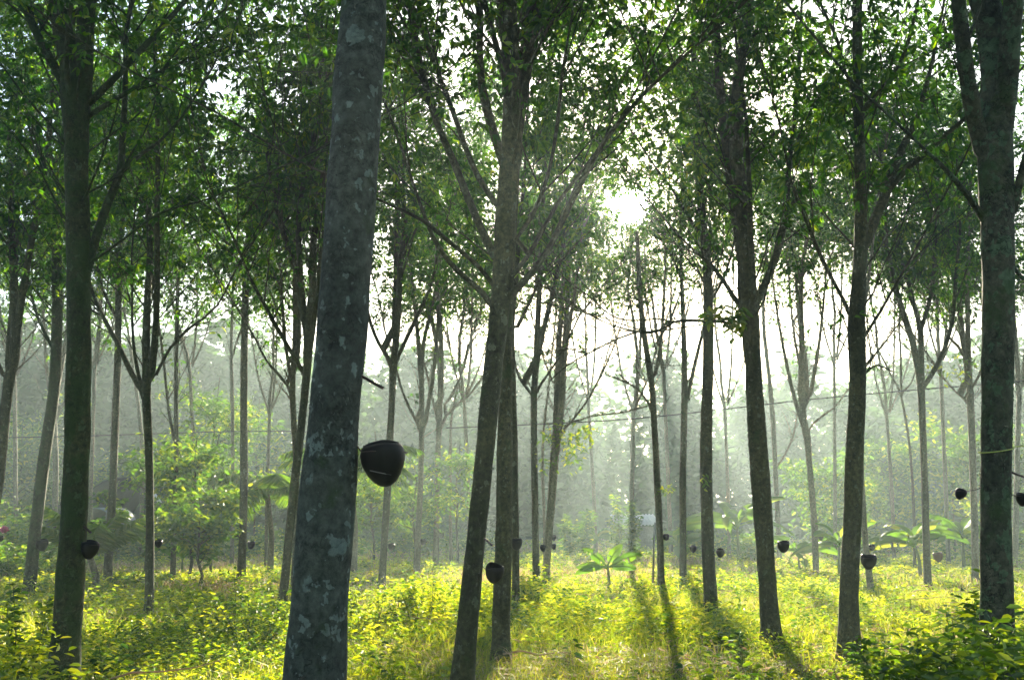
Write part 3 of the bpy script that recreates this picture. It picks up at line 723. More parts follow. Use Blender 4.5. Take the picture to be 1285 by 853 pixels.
# ------------------------------------------------------------------ small trees, palms, bananas, shrubs
def small_tree(label, x, base_y, d, h, rad_, n, seed, mat='leaf_low', name='small_tree', leaf=.15, cz=.62, trunk_r=.04, group=None, cat='tree', lean=0):
    rs = np.random.RandomState(seed); b0 = at(x, HZ, d); b0[2] = 0
    root = thing(name, label, cat, b0, group); tb = Buf()
    n_l = 6; q = [np.zeros(3) - [0, 0, .1]]
    for i in range(n_l): q.append(np.array([lean * (i + 1) / n_l + rs.normal(0, .05), rs.normal(0, .05), h * .8 * (i + 1) / n_l]))
    q = np.array(q); tube(tb, q, np.linspace(trunk_r, trunk_r * .3, len(q)), 8)
    cl = []
    for i in range(16):
        j = rs.uniform(.3, 1) * (n_l - 1); a = q[int(j)] * (1 - j % 1) + q[min(n_l, int(j) + 1)] * (j % 1)
        az = rs.uniform(0, 6.283); L_ = rad_ * rs.uniform(.5, 1.05)
        e = a + np.array([math.cos(az) * L_, math.sin(az) * L_, L_ * rs.uniform(.1, .8)])
        m = (a + e) / 2 + np.array([0, 0, .08]); tube(tb, np.array([a, m, e]), [trunk_r * .4, trunk_r * .25, .005], 4)
        cl += [(e, 1.0), (m, .7), ((m + e) / 2, .9)]
    tb.build('trunk', M['bark'], root)
    cb = Buf(); per = n // len(cl) + 1
    for c, s in cl:
        pos = c + rs.normal(0, 1, (per, 3)) * np.array([.30, .30, .20]) * rad_ * s * .75
        az = rs.uniform(0, 6.283, per); dr = np.stack([np.cos(az), np.sin(az), rs.uniform(-.8, .3, per)], 1)
        ln = rs.uniform(.7, 1.25, per) * leaf; leaves(cb, pos, dr, ln, ln * .48, rs, .2, np.clip(rs.normal(rs.uniform(.2, .8), .2, per), 0, 1))
    cb.build('crown', M[mat], root)
    return root

small_tree('leafy green sapling tree right of the slim stem with one side stem', 240, 0, 24, 4.2, 1.15, 2600, 1)
small_tree('taller bright sapling behind the straight tree, with a domed crown', 268, 0, 27, 4.6, 1.3, 2800, 2)
small_tree('low sapling with pale yellow leaf tips beside the thin middle stems', 252, 0, 22, 2.5, .8, 1000, 3)
small_tree('small yellow-green sapling between the dark trunk and the slender tree', 138, 0, 25, 3.2, .45, 260, 4)
small_tree('sapling with lime leaves between the slender and the trident-shaped tree', 186, 0, 26, 4.4, .7, 700, 5)
small_tree('tall pale sapling behind the leafy green pair', 262, 0, 33, 7.5, 1.6, 2600, 6)
small_tree('sapling with yellow leaf sprays behind the V-forked tree', 520, 0, 30, 3.8, 1.0, 1100, 7)
small_tree('bright sapling foliage showing right of the nearest trunk', 470, 0, 32, 5.2, 1.1, 1800, 8)
small_tree('spindly sapling behind the middle of the pale trio', 575, 0, 31, 4.6, .9, 900, 9)
small_tree('hazy round small tree behind the dark trunk with the heavy limb', 1045, 0, 38, 4.3, 1.7, 2600, 10, leaf=.2)
small_tree('hazy small tree between the heavy-limbed trunk and the thin Y-shaped stem', 1118, 0, 42, 5.6, 1.8, 2600, 11, leaf=.2)
small_tree('hazy leafy tree left of the plated trunk', 1195, 0, 40, 7.0, 2.0, 3000, 12, leaf=.22)
small_tree('hazy tree beyond the right edge of the plated trunk', 1290, 0, 38, 6.4, 1.9, 2600, 13, leaf=.22)
small_tree('hazy tree at the far left behind the bushes', 20, 0, 42, 6.5, 2.0, 2600, 14, leaf=.22)
small_tree('tall hazy tree behind the middle-left saplings', 320, 0, 44, 8.2, 2.2, 3200, 15, leaf=.24)
small_tree('hazy tree between the left dark trunks', 75, 0, 46, 8.0, 2.2, 3000, 16, leaf=.24)

def palm(label, x, d, th, nf, fl, seed, up=.9, sag=.115):
    rs = np.random.RandomState(seed); b0 = at(x, HZ, d); b0[2] = 0
    root = thing('coconut_palm', label, 'palm', b0, 'young coconut palms'); tb = Buf()
    top = np.array([-.15, 0, th]); tube(tb, np.array([[0, 0, -.1], [0, 0, th * .5], top]), [.09, .07, .06], 10); tb.build('trunk', M['bark_pale'], root)
    for i in range(nf):
        az = i / nf * 6.283 + rs.uniform(-.2, .2); el = rs.uniform(.45, 1.25) * up if sag > .1 else rs.uniform(.85, 1.4); L_ = fl * rs.uniform(.8, 1.1)
        n = 14; q = [top.copy()]; e = el
        for k in range(n):
            e -= sag; q.append(q[-1] + np.array([math.cos(az) * math.cos(e), math.sin(az) * math.cos(e), math.sin(e)]) * L_ / n)
        q = np.array(q); fb = Buf(); tube(fb, q, np.linspace(.02, .004, n + 1), 5)
        s = np.repeat(np.linspace(.12, 1, 40), 2); sg = np.tile([-1, 1], 40)
        idx = s * (n - .001); i0 = idx.astype(int); f = (idx - i0)[:, None]; pos = q[i0] * (1 - f) + q[np.minimum(i0 + 1, n)] * f
        t = norm(q[np.minimum(i0 + 1, n)] - q[i0]); side = norm(np.cross(t, [0, 0, 1])) * sg[:, None]
        dr = side + t * .7 + np.array([0, 0, -.35]) + rs.normal(0, .08, t.shape)
        ln = fl * .30 * np.sin(np.clip(s, .08, .97) * math.pi) ** .5
        leaves(fb, pos, dr, ln, .022 + .008 * fl + 0 * ln, rs, .3, rs.uniform(.2, .8, len(s)), droop=.3)
        fb.build('frond', M['banana'], root)
    return root
palm('young stemless coconut palm behind the slender straight tree at the left', 126, 21, .75, 10, 1.45, 21, 1.15, .055)
palm('short-trunked coconut palm with drooping fronds left of the dark leaning tree', 342, 27, 2.1, 11, 1.9, 22, .95, .11)
palm('hazy coconut palm with fronds hanging behind the V-forked tree', 446, 26, 2.6, 12, 2.0, 23, .95, .11)

def banana(label, x, d, h, nl, ll, seed, lw=.28, name='banana_plant', lateral=False):
    rs = np.random.RandomState(seed); b0 = at(x, HZ, d); b0[2] = 0
    root = thing(name, label, 'plant', b0, 'banana plants'); tb = Buf()
    top = np.array([rs.normal(0, .05), 0, h]); tube(tb, np.array([[0, 0, -.05], [0, 0, h * .5], top]), [h * .045 + .012, h * .03 + .012, .018], 10); tb.build('stem', M['stem'], root)
    for i in range(nl):
        az = i / nl * 6.283 + rs.uniform(-.4, .4) if not lateral else (i % 2) * math.pi + rs.uniform(-.6, .6); e = rs.uniform(.5, 1.3) if not lateral else [1.15, .85, .7, .35, .3, .1, 1.45][i % 7]; L_ = ll * rs.uniform(.75, 1.1); n = 16; q = [top - [0, 0, h * .15 * rs.rand()]]
        for k in range(n):
            e -= rs.uniform(.07, .13) * (.4 if lateral else .85); q.append(q[-1] + np.array([math.cos(az) * math.cos(e), math.sin(az) * math.cos(e), math.sin(e)]) * L_ / n)
        q = np.array(q); t = norm(np.gradient(q, axis=0)); ref = np.array([0, -.85, .5]) if lateral else norm(np.array([rs.normal(0, .5), rs.normal(0, .5) - .3, 1.])); side = norm(np.cross(t, ref)); nn = np.cross(side, t)
        s = np.linspace(0, 1, n + 1); W = lw * np.clip(np.sin(np.clip((s - .14) / .86, 0, 1) ** .75 * math.pi), 0, 1) ** .6; W[-1] = .005
        b = Buf(); tube(b, q, np.linspace(.018, .004, n + 1), 5)
        for sg in (-1, 1):
            e1 = q + side * (W * sg * .5)[:, None] + nn * (W * .12)[:, None]
            e2 = q + side * (W * sg * .92 * (1 + rs.normal(0, .06, n + 1)))[:, None] - nn * (W * rs.uniform(-.05, .3))[:, None]
            v = np.concatenate([q, e1, e2]); k = np.arange(2, n)[:, None]; m = n + 1
            if rs.rand() < .6: k = k[rs.rand(len(k)) > .14]
            qd = np.concatenate([np.hstack([k, k + 1, k + 1 + m, k + m]), np.hstack([k + m, k + 1 + m, k + 1 + 2 * m, k + 2 * m])])
            b.add(v, qd, c=np.full(len(v), rs.uniform(0, .9)))
        b.build('leaf', M['banana'], root)
    return root
banana('young banana plant with broad paddle leaves in the sunlit clearing below the sun', 763, 20.5, .62, 6, .70, 31, .11, lateral=True)
banana('large hazy banana plant arching between the column and the curving trunk', 925, 30, 1.3, 11, 1.9, 32, .24)
banana('low banana plant at the foot of the wineglass-shaped tree', 1000, 27, .6, 7, 1.1, 33, .18)
banana('banana plant with flat leaves left of the dark heavy-limbed trunk', 1050, 26, .9, 9, 1.3, 34, .20)
banana('banana plant with level leaves behind the tree dividing twice', 1150, 25, .95, 10, 1.3, 35, .20)
banana('banana plant between the tree dividing twice and the plated trunk', 1205, 28, 1.1, 9, 1.4, 36, .20)
banana('small banana plant behind the slim forked tree at the left', 232, 25, .6, 6, 1.0, 37, .22)
banana('low banana plant beyond the young clearing plant on its right', 850, 34, .6, 8, 1.2, 38, .26)
banana('hazy banana plant just left of the young clearing plant', 745, 38, .8, 6, 1.1, 39, .25)

def bush(label, x, d, R, h, n, seed, leaf=.12, mat='shrub', name='shrub', group='shrubs and weeds under the trees', y=None, upright=0.3):
    rs = np.random.RandomState(seed); b0 = at(x, HZ, d); b0[2] = 0
    root = thing(name, label, 'shrub', b0, group); tb = Buf(); cb = Buf(); ns = max(5, int(12 * min(1.5, R * 1.5)))
    cl = []
    for i in range(ns):
        az = rs.uniform(0, 6.283); rr = R * math.sqrt(rs.rand()); e = np.array([math.cos(az) * rr, math.sin(az) * rr, h * rs.uniform(.6, 1.1) * (1 - .35 * (rr / R) ** 2)])
        s = np.array([e[0] * .35, e[1] * .35, -.05]); m = (s + e) / 2 + rs.normal(0, .05, 3); tube(tb, np.array([s, m, e]), [.010, .007, .003], 4)
        cl.append((s, m, e))
    tb.build('stems', M['stem'], root)
    per = n // ns
    for s, m, e in cl:
        f = rs.uniform(.25, 1, per)[:, None]; pos = np.where(f < .5, s + (m - s) * f * 2, m + (e - m) * (f * 2 - 1)) + rs.normal(0, .07, (per, 3)) * (R + .3)
        pos[:, 2] = np.abs(pos[:, 2])
        az = rs.uniform(0, 6.283, per); dr = np.stack([np.cos(az), np.sin(az), rs.uniform(-.3, .4 + upright, per)], 1); ln = rs.uniform(.6, 1.25, per) * leaf
        leaves(cb, pos, dr, ln, ln * .42, rs, .22, np.clip(rs.normal(rs.uniform(.25, .7), .22, per), 0, 1))
    cb.build('foliage', M[mat], root); return root
bush('dark leafy shrub in front of the plated trunk at the right edge', 1262, 5.6, .55, 1.10, 2600, 41, .085)
bush('broad dark shrub in the bottom right corner of the photo', 1215, 5.2, .50, .92, 2400, 42, .085)
bush('leafy shrub left of the dark bottom right shrub', 1150, 5.9, .45, .85, 1900, 43, .08)
bush('shrub with bright leaf tips between the heavy-limbed and plated trunks', 1165, 7.4, .6, .85, 1900, 44, .085)
bush('fresh green shrub at the foot of the plated trunk', 1225, 7.6, .5, 1.05, 1600, 45, .09)
bush('small dark shrub right of the foot of the heavy-limbed trunk', 1100, 7.6, .45, .62, 1100, 46, .08)
bush('tall weedy plant with upright shoots in front of the mossy leaning trunk', 38, 10.5, .28, 1.15, 480, 47, .09, 'herb')
bush('tall weed with pointed leaves in the lower left corner', 14, 8.0, .5, .85, 1100, 48, .09, 'herb')
bush('bright leafy clump in front of the straight tree with the hanging frond', 300, 12.5, .75, .92, 1700, 49, .08, 'herb')
bush('bright leafy clump between the nearest trunk and the V-forked tree', 455, 13.5, .6, .9, 1200, 50, .08, 'herb')
bush('bright leafy clump right of the foot of the V-forked tree', 530, 15, .8, .85, 1400, 51, .08, 'herb')
bush('leafy clump at the foot of the close pair of trees', 665, 17, .7, .75, 1100, 52, .09, 'herb')
bush('dark weed beside the foot of the column-like trunk', 905, 12.5, .2, .34, 220, 53, .09)
bush('weeds at the foot of the dark left trunk', 120, 9.5, .45, .42, 600, 54, .09, 'herb')
bush('yellow-leaved weed by the foot of the dark leaning tree', 352, 15.5, .2, 1.0, 120, 55, .12, 'herb')
for i, (x, d, R, h, lb) in enumerate([(5,30,1.5,2.2,'hazy bluish bush at the far left edge'), (45,33,1.6,1.9,'hazy bush between the two left leaning trunks'), (90,36,1.5,1.6,'hazy bush behind the thick dark left trunk'),
      (30,26,1.1,1.1,'low pale green bush in front of the far left bushes'), (165,34,1.4,1.2,'low hazy bush in front of the dark net shelter'), (290,36,1.8,1.3,'low bush line below the leafy saplings'),
      (395,34,1.8,1.5,'hazy bush left of the nearest trunk'), (520,40,1.9,1.3,'pale bush behind the V-forked tree'), (590,42,2.0,1.2,'pale hazy bush behind the pale trio'),
      (725,36,.7,2.0,'pale upright bush left of the young banana in the clearing'), (782,37,.6,2.3,'pale tall bush right of the young banana in the clearing'), (880,40,1.8,1.1,'hazy low bush behind the column-like trunk'),
      (955,34,1.3,1.2,'flowery pale bush beneath the large banana plant'), (1085,38,1.8,1.4,'hazy bush behind the dark heavy-limbed trunk'), (1240,34,1.8,1.5,'hazy bush behind the plated trunk')]):
    bush(lb, x, d, R, h, 1500, 60 + i, .17, 'leaf_low', group='hazy bushes at the edge of the clearing')

# pink flower at the left edge
b0 = at(20, 700, 17); root = thing('pink_flower', 'pink flower on a thin leaning stalk at the left edge', 'flower', (b0[0], b0[1], 0))
b = Buf(); e = at(5, 668, 17) - np.array([b0[0], b0[1], 0]); tube(b, np.array([[0, 0, 0], e * .5 + [.02, 0, .05], e]), [.006, .005, .004], 5); b.build('stalk', M['stem'], root)
b = Buf(); rs = np.random.RandomState(3)
for ring_, (k, el) in enumerate([(7, .3), (7, .8), (5, 1.3)]):
    az = np.arange(k) / k * 6.283 + ring_ * .4
    leaves(b, np.repeat(e[None], k, 0), np.stack([np.cos(az) * math.cos(el), np.sin(az) * math.cos(el), np.full(k, math.sin(el))], 1), np.full(k, .10), np.full(k, .06), rs, .3, droop=-.2)
b.build('petals', M['pink'], root)

# dry stake beside the tree under the sun
a, e = at(819, 712, 21.0), at(822, 655, 21.0); b = Buf(); tube(b, np.array([a - [0, 0, .3], (a + e) / 2, e]), [.022, .02, .018], 6, .1, 3, True)
tag(b.build('wooden_stake', M['board'], None, a), 'thin grey stake left of the tree under the sun', 'stake')

# hanging cables
def cable(label, pts, d):
    p = catmull([(x, y, 0) for x, y in pts], 30); b = Buf(); q = np.array([at(x, y, d) for x, y, _ in p]); tube(b, q, np.full(len(q), .016), 5)
    tag(b.build('overhead_cable', M['cable'], None, q[0]), label, 'cable', 'cables strung behind the trees')
cable('thin dark cable running across the haze to the right behind the trees', [(560,537),(700,531),(820,523),(1000,503),(1150,489),(1285,478),(1450,462)], 26)
cable('thin dark cable in the haze behind the left trunks', [(-120,551),(0,549),(100,547),(300,541),(430,542)], 30)

# shelters seen through the haze
def arch(label_root, cx, d, half, height, depth, mat, root, name, a0=0, a1=math.pi, grow=0, thick=.04, zoff=0, y0=0):
    th = np.linspace(a0, a1, 25); b = Buf(); n = len(th)
    rows = []
    for (rr, yy) in ((0, y0), (0, y0 + depth), (-thick, y0 + depth), (-thick, y0)):
        rows.append(np.stack([(half + rr) * np.cos(th), np.full(n, yy), zoff + (height + rr) * np.sin(th)], 1))
    v = np.concatenate(rows); k = np.arange(n - 1)[:, None]
    q = np.concatenate([np.hstack([k + i * n, k + 1 + i * n, k + 1 + ((i + 1) % 4) * n, k + ((i + 1) % 4) * n]) for i in range(4)])
    b.add(v, q); b.add(np.array([rows[i][0] for i in range(4)] + [rows[i][-1] for i in range(4)]), [[0, 1, 2, 3], [7, 6, 5, 4]])
    return b.build(name, mat, root)
c = at(150, HZ, 45); c[2] = 0
root = thing('net_shelter', 'dark net-covered hoop shelter with a pale curved edge in the haze at left', 'shelter', c)
arch('', 0, 0, 2.35, 3.2, 7, M['net'], root, 'net_cover', thick=.05)
arch('', 0, 0, 2.39, 3.24, .5, M['roof'], root, 'edge_band', a0=.12, a1=.95, thick=.03, y0=-.52)
b = Buf(); b.add([(-2.3, 6.9, 0), (2.3, 6.9, 0), (2.3, 6.95, 0), (-2.3, 6.95, 0), (-2.0, 6.9, 1.65), (2.0, 6.9, 1.65), (2.0, 6.95, 1.65), (-2.0, 6.95, 1.65), (-.7, 6.9, 3.02), (.7, 6.9, 3.02), (.7, 6.95, 3.02), (-.7, 6.95, 3.02)],
  [(0, 1, 5, 4), (3, 7, 6, 2), (4, 5, 9, 8), (7, 11, 10, 6), (8, 9, 10, 11), (0, 3, 2, 1), (0, 4, 7, 3), (1, 2, 6, 5), (4, 8, 11, 7), (5, 6, 10, 9)]); b.build('rear_net', M['net'], root, smooth=False)
c = at(118, HZ, 34); c[2] = 0
root = thing('tarpaulin_tent', 'small tent with a rounded pale tarpaulin behind the young coconut palm', 'tent', c)
arch('', 0, 0, .62, .62, 2.2, M['tarp'], root, 'tarpaulin', thick=.03, zoff=1.2)
b = Buf(); th = np.linspace(0, math.pi, 17); v = np.concatenate([np.stack([.6 * np.cos(th), np.full(17, yy), 1.2 + .6 * np.sin(th)], 1) for yy in (2.1, 2.13)] + [[(0, 2.1, 1.2), (0, 2.13, 1.2)]])
b.add(v, t=[(34, k, k + 1) for k in range(16)] + [(35, 18 + k, 17 + k) for k in range(16)]); b.build('end_sheet', M['tarp'], root, smooth=False)
b = Buf()
for sx in (-.58, .58):
    for yy in (.1, 2.1): tube(b, np.array([[sx, yy, 0], [sx, yy, .6], [sx, yy, 1.25]]), [.03] * 3, 6)
b.build('posts', M['board'], root)
c = at(800, HZ, 46); c[2] = 0
root = thing('field_shed', 'low field shed with a pale corrugated roof in the haze below the sun', 'shed', c)
def box(b, x0, x1, y0, y1, z0, z1, s=0):
    v = [(x0, y0, z0), (x1, y0, z0), (x1, y1, z0), (x0, y1, z0), (x0, y0, z1), (x1, y0, z1), (x1, y1, z1 + s), (x0, y1, z1 + s)]
    b.add(v, [(0, 3, 2, 1), (4, 5, 6, 7), (0, 1, 5, 4), (1, 2, 6, 5), (2, 3, 7, 6), (3, 0, 4, 7)])
b = Buf(); box(b, -.7, .7, 0, 2, 0, 1.05); b.build('wall', M['board'], root, smooth=False)
b = Buf(); xs = np.linspace(-1, 1, 61); n = 61; zz = 1.25 + .03 * np.sin(xs * 40)
v = np.concatenate([np.stack([xs, np.full(n, -.3), zz - .1], 1), np.stack([xs, np.full(n, 2.3), zz + .35], 1), np.stack([xs, np.full(n, -.3), zz - .12], 1), np.stack([xs, np.full(n, 2.3), zz + .33], 1)])
k = np.arange(n - 1)[:, None]; b.add(v, np.concatenate([np.hstack([k, k + 1, k + 1 + n, k + n]), np.hstack([k + 2 * n, k + 3 * n, k + 1 + 3 * n, k + 1 + 2 * n]), np.hstack([k, k + 2 * n, k + 1 + 2 * n, k + 1])]))
b.build('roof', M['roof'], root)
b = Buf()
for sx in (-.95, .95): tube(b, np.array([[sx, -.2, 0], [sx, -.2, .6], [sx, -.2, 1.15]]), [.03] * 3, 6)
b.build('posts', M['board'], root)

# ------------------------------------------------------------------ ground, undergrowth
b = Buf()
xs = np.concatenate([[-600, -300, -120], np.linspace(-60, 60, 61), [120, 300, 600]]); ys = np.concatenate([[-600, -200, -60], np.linspace(-20, 100, 61), [180, 320, 600]])
X, Y = np.meshgrid(xs, ys); Zg = np.zeros_like(X); nx = len(xs)
i = (np.arange(len(ys) - 1)[:, None] * nx + np.arange(nx - 1)[None]).ravel()[:, None]
b.add(np.stack([X.ravel(), Y.ravel(), Zg.ravel()], 1), np.hstack([i, i + 1, i + 1 + nx, i + nx]))
struct(b.build('ground', M['ground']))

rs = np.random.RandomState(77)
_k = rs.normal(0, 1, (14, 2)) ; _k = _k / np.linalg.norm(_k, axis=1)[:, None] * rs.uniform(.35, 2.6, 14)[:, None]; _p = rs.uniform(0, 6.28, 14)
def patch(x, y):
    v = np.zeros_like(x)
    for a, ph in zip(_k, _p): v += np.sin(a[0] * x + a[1] * y + ph) / (1 + .5 * np.hypot(*a))
    return np.clip(v / 5 + .5, 0, 1)
def scatter(d0, d1, dens, margin=1.35):
    """positions on the ground, inside and somewhat beside the view"""
    d = np.sqrt(rs.uniform(d0 ** 2, d1 ** 2, int(dens * (d1 ** 2 - d0 ** 2) * .5 * margin)))
    x = rs.uniform(-.5, .5, len(d)) * margin * d
    return x, d
cov = Buf(); gr = Buf(); dry = Buf()
for d0, d1, dens, sz in [(3.2, 7, 300, .8), (7, 12, 260, .92), (12, 20, 135, 1.15), (20, 34, 44, 1.7), (34, 60, 12, 2.6)]:
    # leafy herbs: each plant is a short shoot with paired leaves
    x, y = scatter(d0, d1, dens * .52); n = len(x); pt = patch(x, y)
    hgt = (.08 + (.27 if d1 < 21 else .20) * pt ** 1.5) * rs.uniform(.5, 1.35, n); 
    keep = rs.rand(n) < .35 + .8 * pt; x, y, hgt, pt = x[keep], y[keep], hgt[keep], pt[keep]; n = len(x)
    per = 13; z = rs.uniform(.2, 1.0, (n, per)); az = rs.uniform(0, 6.283, (n, per)); lean = rs.normal(0, .25, (n, 2))
    pos = np.stack([x[:, None] + lean[:, :1] * z * hgt[:, None] + rs.normal(0, .02, (n, per)), y[:, None] + lean[:, 1:] * z * hgt[:, None] + rs.normal(0, .02, (n, per)), z * hgt[:, None]], -1).reshape(-1, 3)
    dr = np.stack([np.cos(az), np.sin(az), rs.uniform(-.25, .95, (n, per))], -1).reshape(-1, 3)
    ln = (rs.uniform(.6, 1.4, n * per) * .062 * sz * np.repeat(rs.uniform(.7, 1.3, n), per))
    cc = np.clip(np.repeat(rs.normal(.5, .18, n), per) + rs.normal(0, .22, n * per), 0, 1)
    leaves(cov, pos, dr, ln, ln * rs.uniform(.20, .38, n * per), rs, .2, cc, droop=.3)
    # grass blades
    x, y = scatter(d0, d1, dens * 2.2); n = len(x); pt = 1 - patch(x * 1.3 + 5, y * 1.3)
    keep = rs.rand(n) < .2 + pt; x, y = x[keep], y[keep]; n = len(x)
    dr = np.stack([rs.normal(0, .45, n), rs.normal(0, .45, n), np.full(n, 1.)], 1)
    blades(gr, np.stack([x, y, np.zeros(n)], 1), dr, rs.uniform(.14, .42, n) * (1 + .1 * sz), .0035 * sz * rs.uniform(.7, 1.6, n), rs, rs.uniform(.2, 1.6))
    # dead stalks, litter and pale seed heads
    x, y = scatter(d0, d1, dens * (1.5 if d0 < 20 else 3.0)); n = len(x); pt = patch(x * .8 - 9, y * .8 + 3)
    keep = rs.rand(n) < pt; x, y = x[keep], y[keep]; n = len(x)
    dr = np.stack([rs.normal(0, 1.1, n), rs.normal(0, 1.1, n), np.full(n, .35 if d0 < 20 else 1.1)], 1)
    blades(dry, np.stack([x, y, rs.uniform(0, .15, n)], 1), dr, rs.uniform(.10, .30, n) * (1 + .1 * sz), .0042 * sz * rs.uniform(.6, 1.5, n), rs, .8)
# bigger-leaved weeds in loose groups
for d0, d1, dn in [(4, 10, 1.2), (10, 20, .9), (20, 32, .4)]:
    x, y = scatter(d0, d1, dn); k = rs.randint(3, 7, len(x)); x = np.repeat(x, k) + rs.normal(0, .16, k.sum()); y = np.repeat(y, k) + rs.normal(0, .16, k.sum())
    n = len(x); per = 9; h = rs.uniform(.25, .55, n); z = rs.uniform(.35, 1, (n, per)); az = rs.uniform(0, 6.283, (n, per))
    pos = np.stack([x[:, None] + .03 * np.cos(az), y[:, None] + .03 * np.sin(az), z * h[:, None]], -1).reshape(-1, 3)
    dr = np.stack([np.cos(az), np.sin(az), rs.uniform(-.1, .6, (n, per))], -1).reshape(-1, 3); ln = np.repeat(rs.uniform(.06, .11, n), per) * rs.uniform(.7, 1.1, n * per)
    leaves(cov, pos, dr, ln, ln * .38, rs, .2, np.clip(np.repeat(rs.normal(.45, .2, n), per) + rs.normal(0, .1, n * per), 0, 1), droop=.4)
    blades(cov, np.stack([x, y, np.zeros(n)], 1), np.stack([rs.normal(0, .05, n), rs.normal(0, .05, n), np.ones(n)], 1), h, np.full(n, .005), rs, .1, np.full(n, .3))
# fallen leaves and twigs
lit = Buf()
for d0, d1, dn in [(3, 9, 110), (9, 18, 50), (18, 34, 12)]:
    x, y = scatter(d0, d1, dn); pt = patch(x * .9 + 3, y * .9 - 4); kp = rs.rand(len(x)) < pt * 1.2; x, y = x[kp], y[kp]; n = len(x)
    az = rs.uniform(0, 6.283, n); dr = np.stack([np.cos(az), np.sin(az), rs.uniform(-.2, .5, n)], 1); ln = rs.uniform(.07, .15, n)
    leaves(lit, np.stack([x, y, rs.uniform(.01, .16, n)], 1), dr, ln * .62, ln * .2, rs, .35)
for k in range(130):
    x, y = scatter(5, 22, .02); 
    if not len(x): continue
    x0, y0 = x[0], y[0]; a = rs.uniform(0, 6.283); L_ = rs.uniform(.4, 1.6); z0_ = rs.uniform(.03, .22)
    q = [np.array([x0, y0, z0_])]
    for j in range(4): a += rs.normal(0, .25); q.append(q[-1] + np.array([math.cos(a) * L_ / 4, math.sin(a) * L_ / 4, rs.normal(.02, .03)]))
    tube(lit, np.array(q), np.linspace(.011, .004, 5), 5)
tag(lit.build('litter', M['dry']), 'dead leaves and fallen twigs lying among the weeds', 'leaf litter', kind='stuff')
tag(cov.build('ground_cover', M['herb']), 'sunlit yellow-green leafy weeds covering the plantation floor', 'undergrowth', kind='stuff')
tag(gr.build('grass', M['blade']), 'thin green grass blades growing among the weeds', 'grass', kind='stuff')
tag(dry.build('dry_grass', M['dry']), 'dead stalks and pale pinkish seed heads among the grass', 'dry grass', kind='stuff')

# ------------------------------------------------------------------ far wood, one hazy mass
rs = np.random.RandomState(5); fw = Buf(); tb = Buf()
for i in range(300):
    ang = rs.uniform(-1.15, 1.15); dd = rs.uniform(62, 88); cx, cy = math.sin(ang) * dd, math.cos(ang) * dd
    hh = rs.uniform(9.5, 12.5) + (1.5 if cx < -12 else 0); R = rs.uniform(2.2, 4.0)
    if i % 14 == 0: tube(tb, np.array([[cx, cy, 0], [cx + rs.normal(0, .2), cy, hh * .5], [cx + rs.normal(0, .4), cy, hh * .85]]), [.17, .12, .05], 6)
    for k in range(38):
        z = hh * .97 * rs.rand() ** 1.25; f = math.sin(min(1, max(.3, z / hh)) * math.pi * .9 + .15) ; az = rs.uniform(0, 6.283); rr = R * abs(f) * rs.uniform(.3, 1)
        c = np.array([cx + math.cos(az) * rr, cy + math.sin(az) * rr, z]); m = 30
        pos = c + rs.normal(0, .5, (m, 3)); a2 = rs.uniform(0, 6.283, m); dr = np.stack([np.cos(a2), np.sin(a2), rs.uniform(-.8, .4, m)], 1)
        ln = rs.uniform(.45, .95, m); leaves(fw, pos, dr, ln, ln * .6, rs, .2)
tag(fw.build('forest', M['wood_far']), 'pale hazy wood closing off the clearing behind the plantation', 'forest', kind='stuff')
tag(tb.build('forest_stems', M['bark']), 'hazy trunks of the far wood behind the clearing', 'tree trunks', kind='stuff')

# ------------------------------------------------------------------ haze
b = Buf(); box(b, -610, 610, -610, 610, -1, 17.5)
hz = b.build('haze', bpy.data.materials.new('haze_air'), smooth=False); hz['kind'] = 'stuff'
hm = hz.data.materials[0]; hm.use_nodes = True; nt = hm.node_tree; nt.nodes.clear(); out = nt.nodes.new('ShaderNodeOutputMaterial')
pv = nt.nodes.new('ShaderNodeVolumePrincipled'); pv.inputs['Color'].default_value = (.72, .92, .96, 1); pv.inputs['Density'].default_value = .0017; pv.inputs['Anisotropy'].default_value = .50
nt.links.new(pv.outputs[0], out.inputs['Volume'])
hz['label'] = 'thin morning mist filling the plantation'; hz['category'] = 'haze'

# ------------------------------------------------------------------ sun disc, sky, sun lamp
elev = math.asin(SUN[2]); azim = math.atan2(SUN[0], SUN[1])
ld = bpy.data.lights.new('sun_lamp', 'SUN'); ld.energy = 5.0; ld.angle = math.radians(.5); ld.color = (1, .87, .64)
lo = bpy.data.objects.new('sun_lamp', ld); COL.objects.link(lo)
lo.rotation_euler = Vector(SUN).to_track_quat('Z', 'Y').to_euler()
w = bpy.data.worlds.new('World'); sc.world = w; w.use_nodes = True; nt = w.node_tree; nt.nodes.clear()
out = nt.nodes.new('ShaderNodeOutputWorld'); bg = nt.nodes.new('ShaderNodeBackground'); sk = nt.nodes.new('ShaderNodeTexSky')
sk.sky_type = 'NISHITA'; sk.sun_disc = False; sk.sun_elevation = elev; sk.sun_rotation = azim; sk.air_density = 1.2; sk.dust_density = 1.0; sk.ozone_density = 1.5
bg.inputs[1].default_value = .05
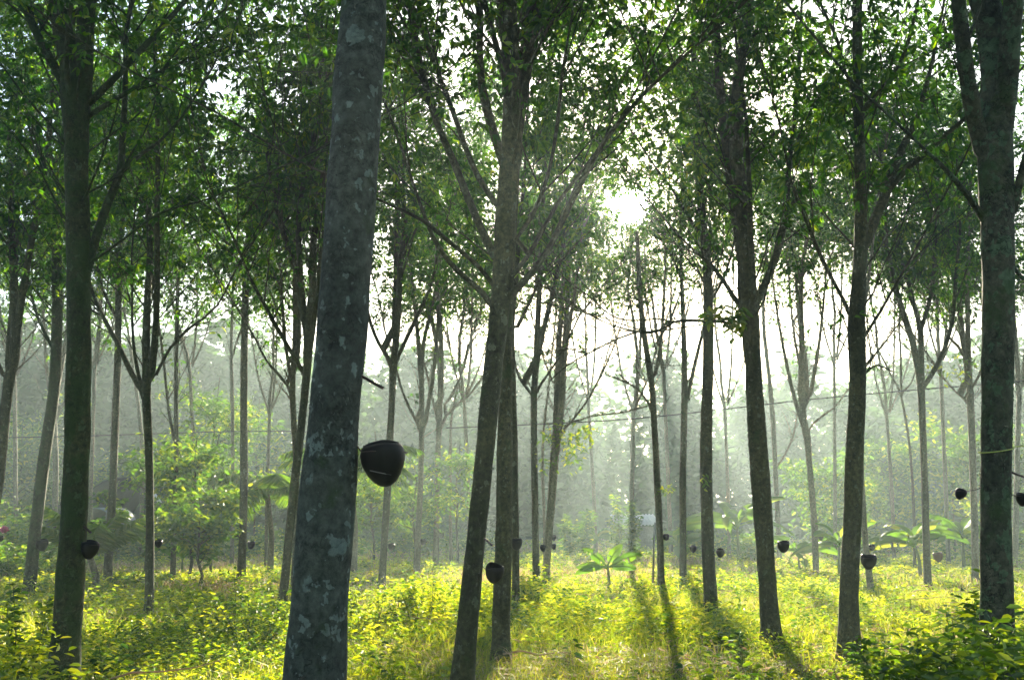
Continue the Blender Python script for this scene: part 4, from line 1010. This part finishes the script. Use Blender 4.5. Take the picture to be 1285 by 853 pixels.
# the sun's own disc and its aureole in the misty sky
geo = nt.nodes.new('ShaderNodeTexCoord'); dp = nt.nodes.new('ShaderNodeVectorMath'); dp.operation = 'DOT_PRODUCT'; dp.inputs[1].default_value = [float(a) for a in SUN]
nt.links.new(geo.outputs['Generated'], dp.inputs[0])
ac = nt.nodes.new('ShaderNodeMath'); ac.operation = 'ARCCOSINE'; nt.links.new(dp.outputs['Value'], ac.inputs[0])
def wr(stops, width):
    d = nt.nodes.new('ShaderNodeMath'); d.operation = 'DIVIDE'; nt.links.new(ac.outputs[0], d.inputs[0]); d.inputs[1].default_value = math.radians(width)
    return ramp(nt, d.outputs[0], stops)
disc = wr([(0, (1, 1, 1)), (.45, (1, 1, 1)), (.7, (.12, .12, .12)), (1, (0, 0, 0))], SUN_R * 1.9)
aur = wr([(0, (1, 1, 1)), (.12, (.42, .42, .42)), (.35, (.12, .12, .12)), (1, (0, 0, 0))], 28)
def scaled(f, col):
    m = nt.nodes.new('ShaderNodeVectorMath'); m.operation = 'MULTIPLY'; nt.links.new(f, m.inputs[0]); m.inputs[1].default_value = col; return m.outputs[0]
ad1 = nt.nodes.new('ShaderNodeVectorMath'); ad1.operation = 'ADD'; nt.links.new(scaled(disc, (300, 270, 200)), ad1.inputs[0]); nt.links.new(scaled(aur, (5, 4.3, 3.2)), ad1.inputs[1])
ad2 = nt.nodes.new('ShaderNodeVectorMath'); ad2.operation = 'ADD'; nt.links.new(sk.outputs[0], ad2.inputs[0]); nt.links.new(ad1.outputs[0], ad2.inputs[1])
nt.links.new(ad2.outputs[0], bg.inputs[0]); nt.links.new(bg.outputs[0], out.inputs[0])

# ------------------------------------------------------------------ camera
cd = bpy.data.cameras.new('camera'); cam = bpy.data.objects.new('camera', cd); COL.objects.link(cam); sc.camera = cam
cd.sensor_width = 36; cd.lens = 36 * F / 1285; cd.clip_end = 8000; cd.clip_start = .05
cam.location = (0, 0, H); cam.rotation_euler = (math.radians(90) + P, 0, 0)
sc.view_settings.view_transform = 'Standard'; sc.view_settings.look = 'None'; sc.view_settings.gamma = 1
sc.view_settings.exposure = 2.75
sc.render.resolution_x = 1024; sc.render.resolution_y = 679
cy = sc.cycles
cy.max_bounces = 6; cy.diffuse_bounces = 3; cy.glossy_bounces = 2; cy.transmission_bounces = 4; cy.volume_bounces = 0; cy.transparent_max_bounces = 8
cy.use_denoising = True; cy.denoising_prefilter = 'NONE'; cy.sample_clamp_indirect = 4; cy.caustics_reflective = False; cy.caustics_refractive = False
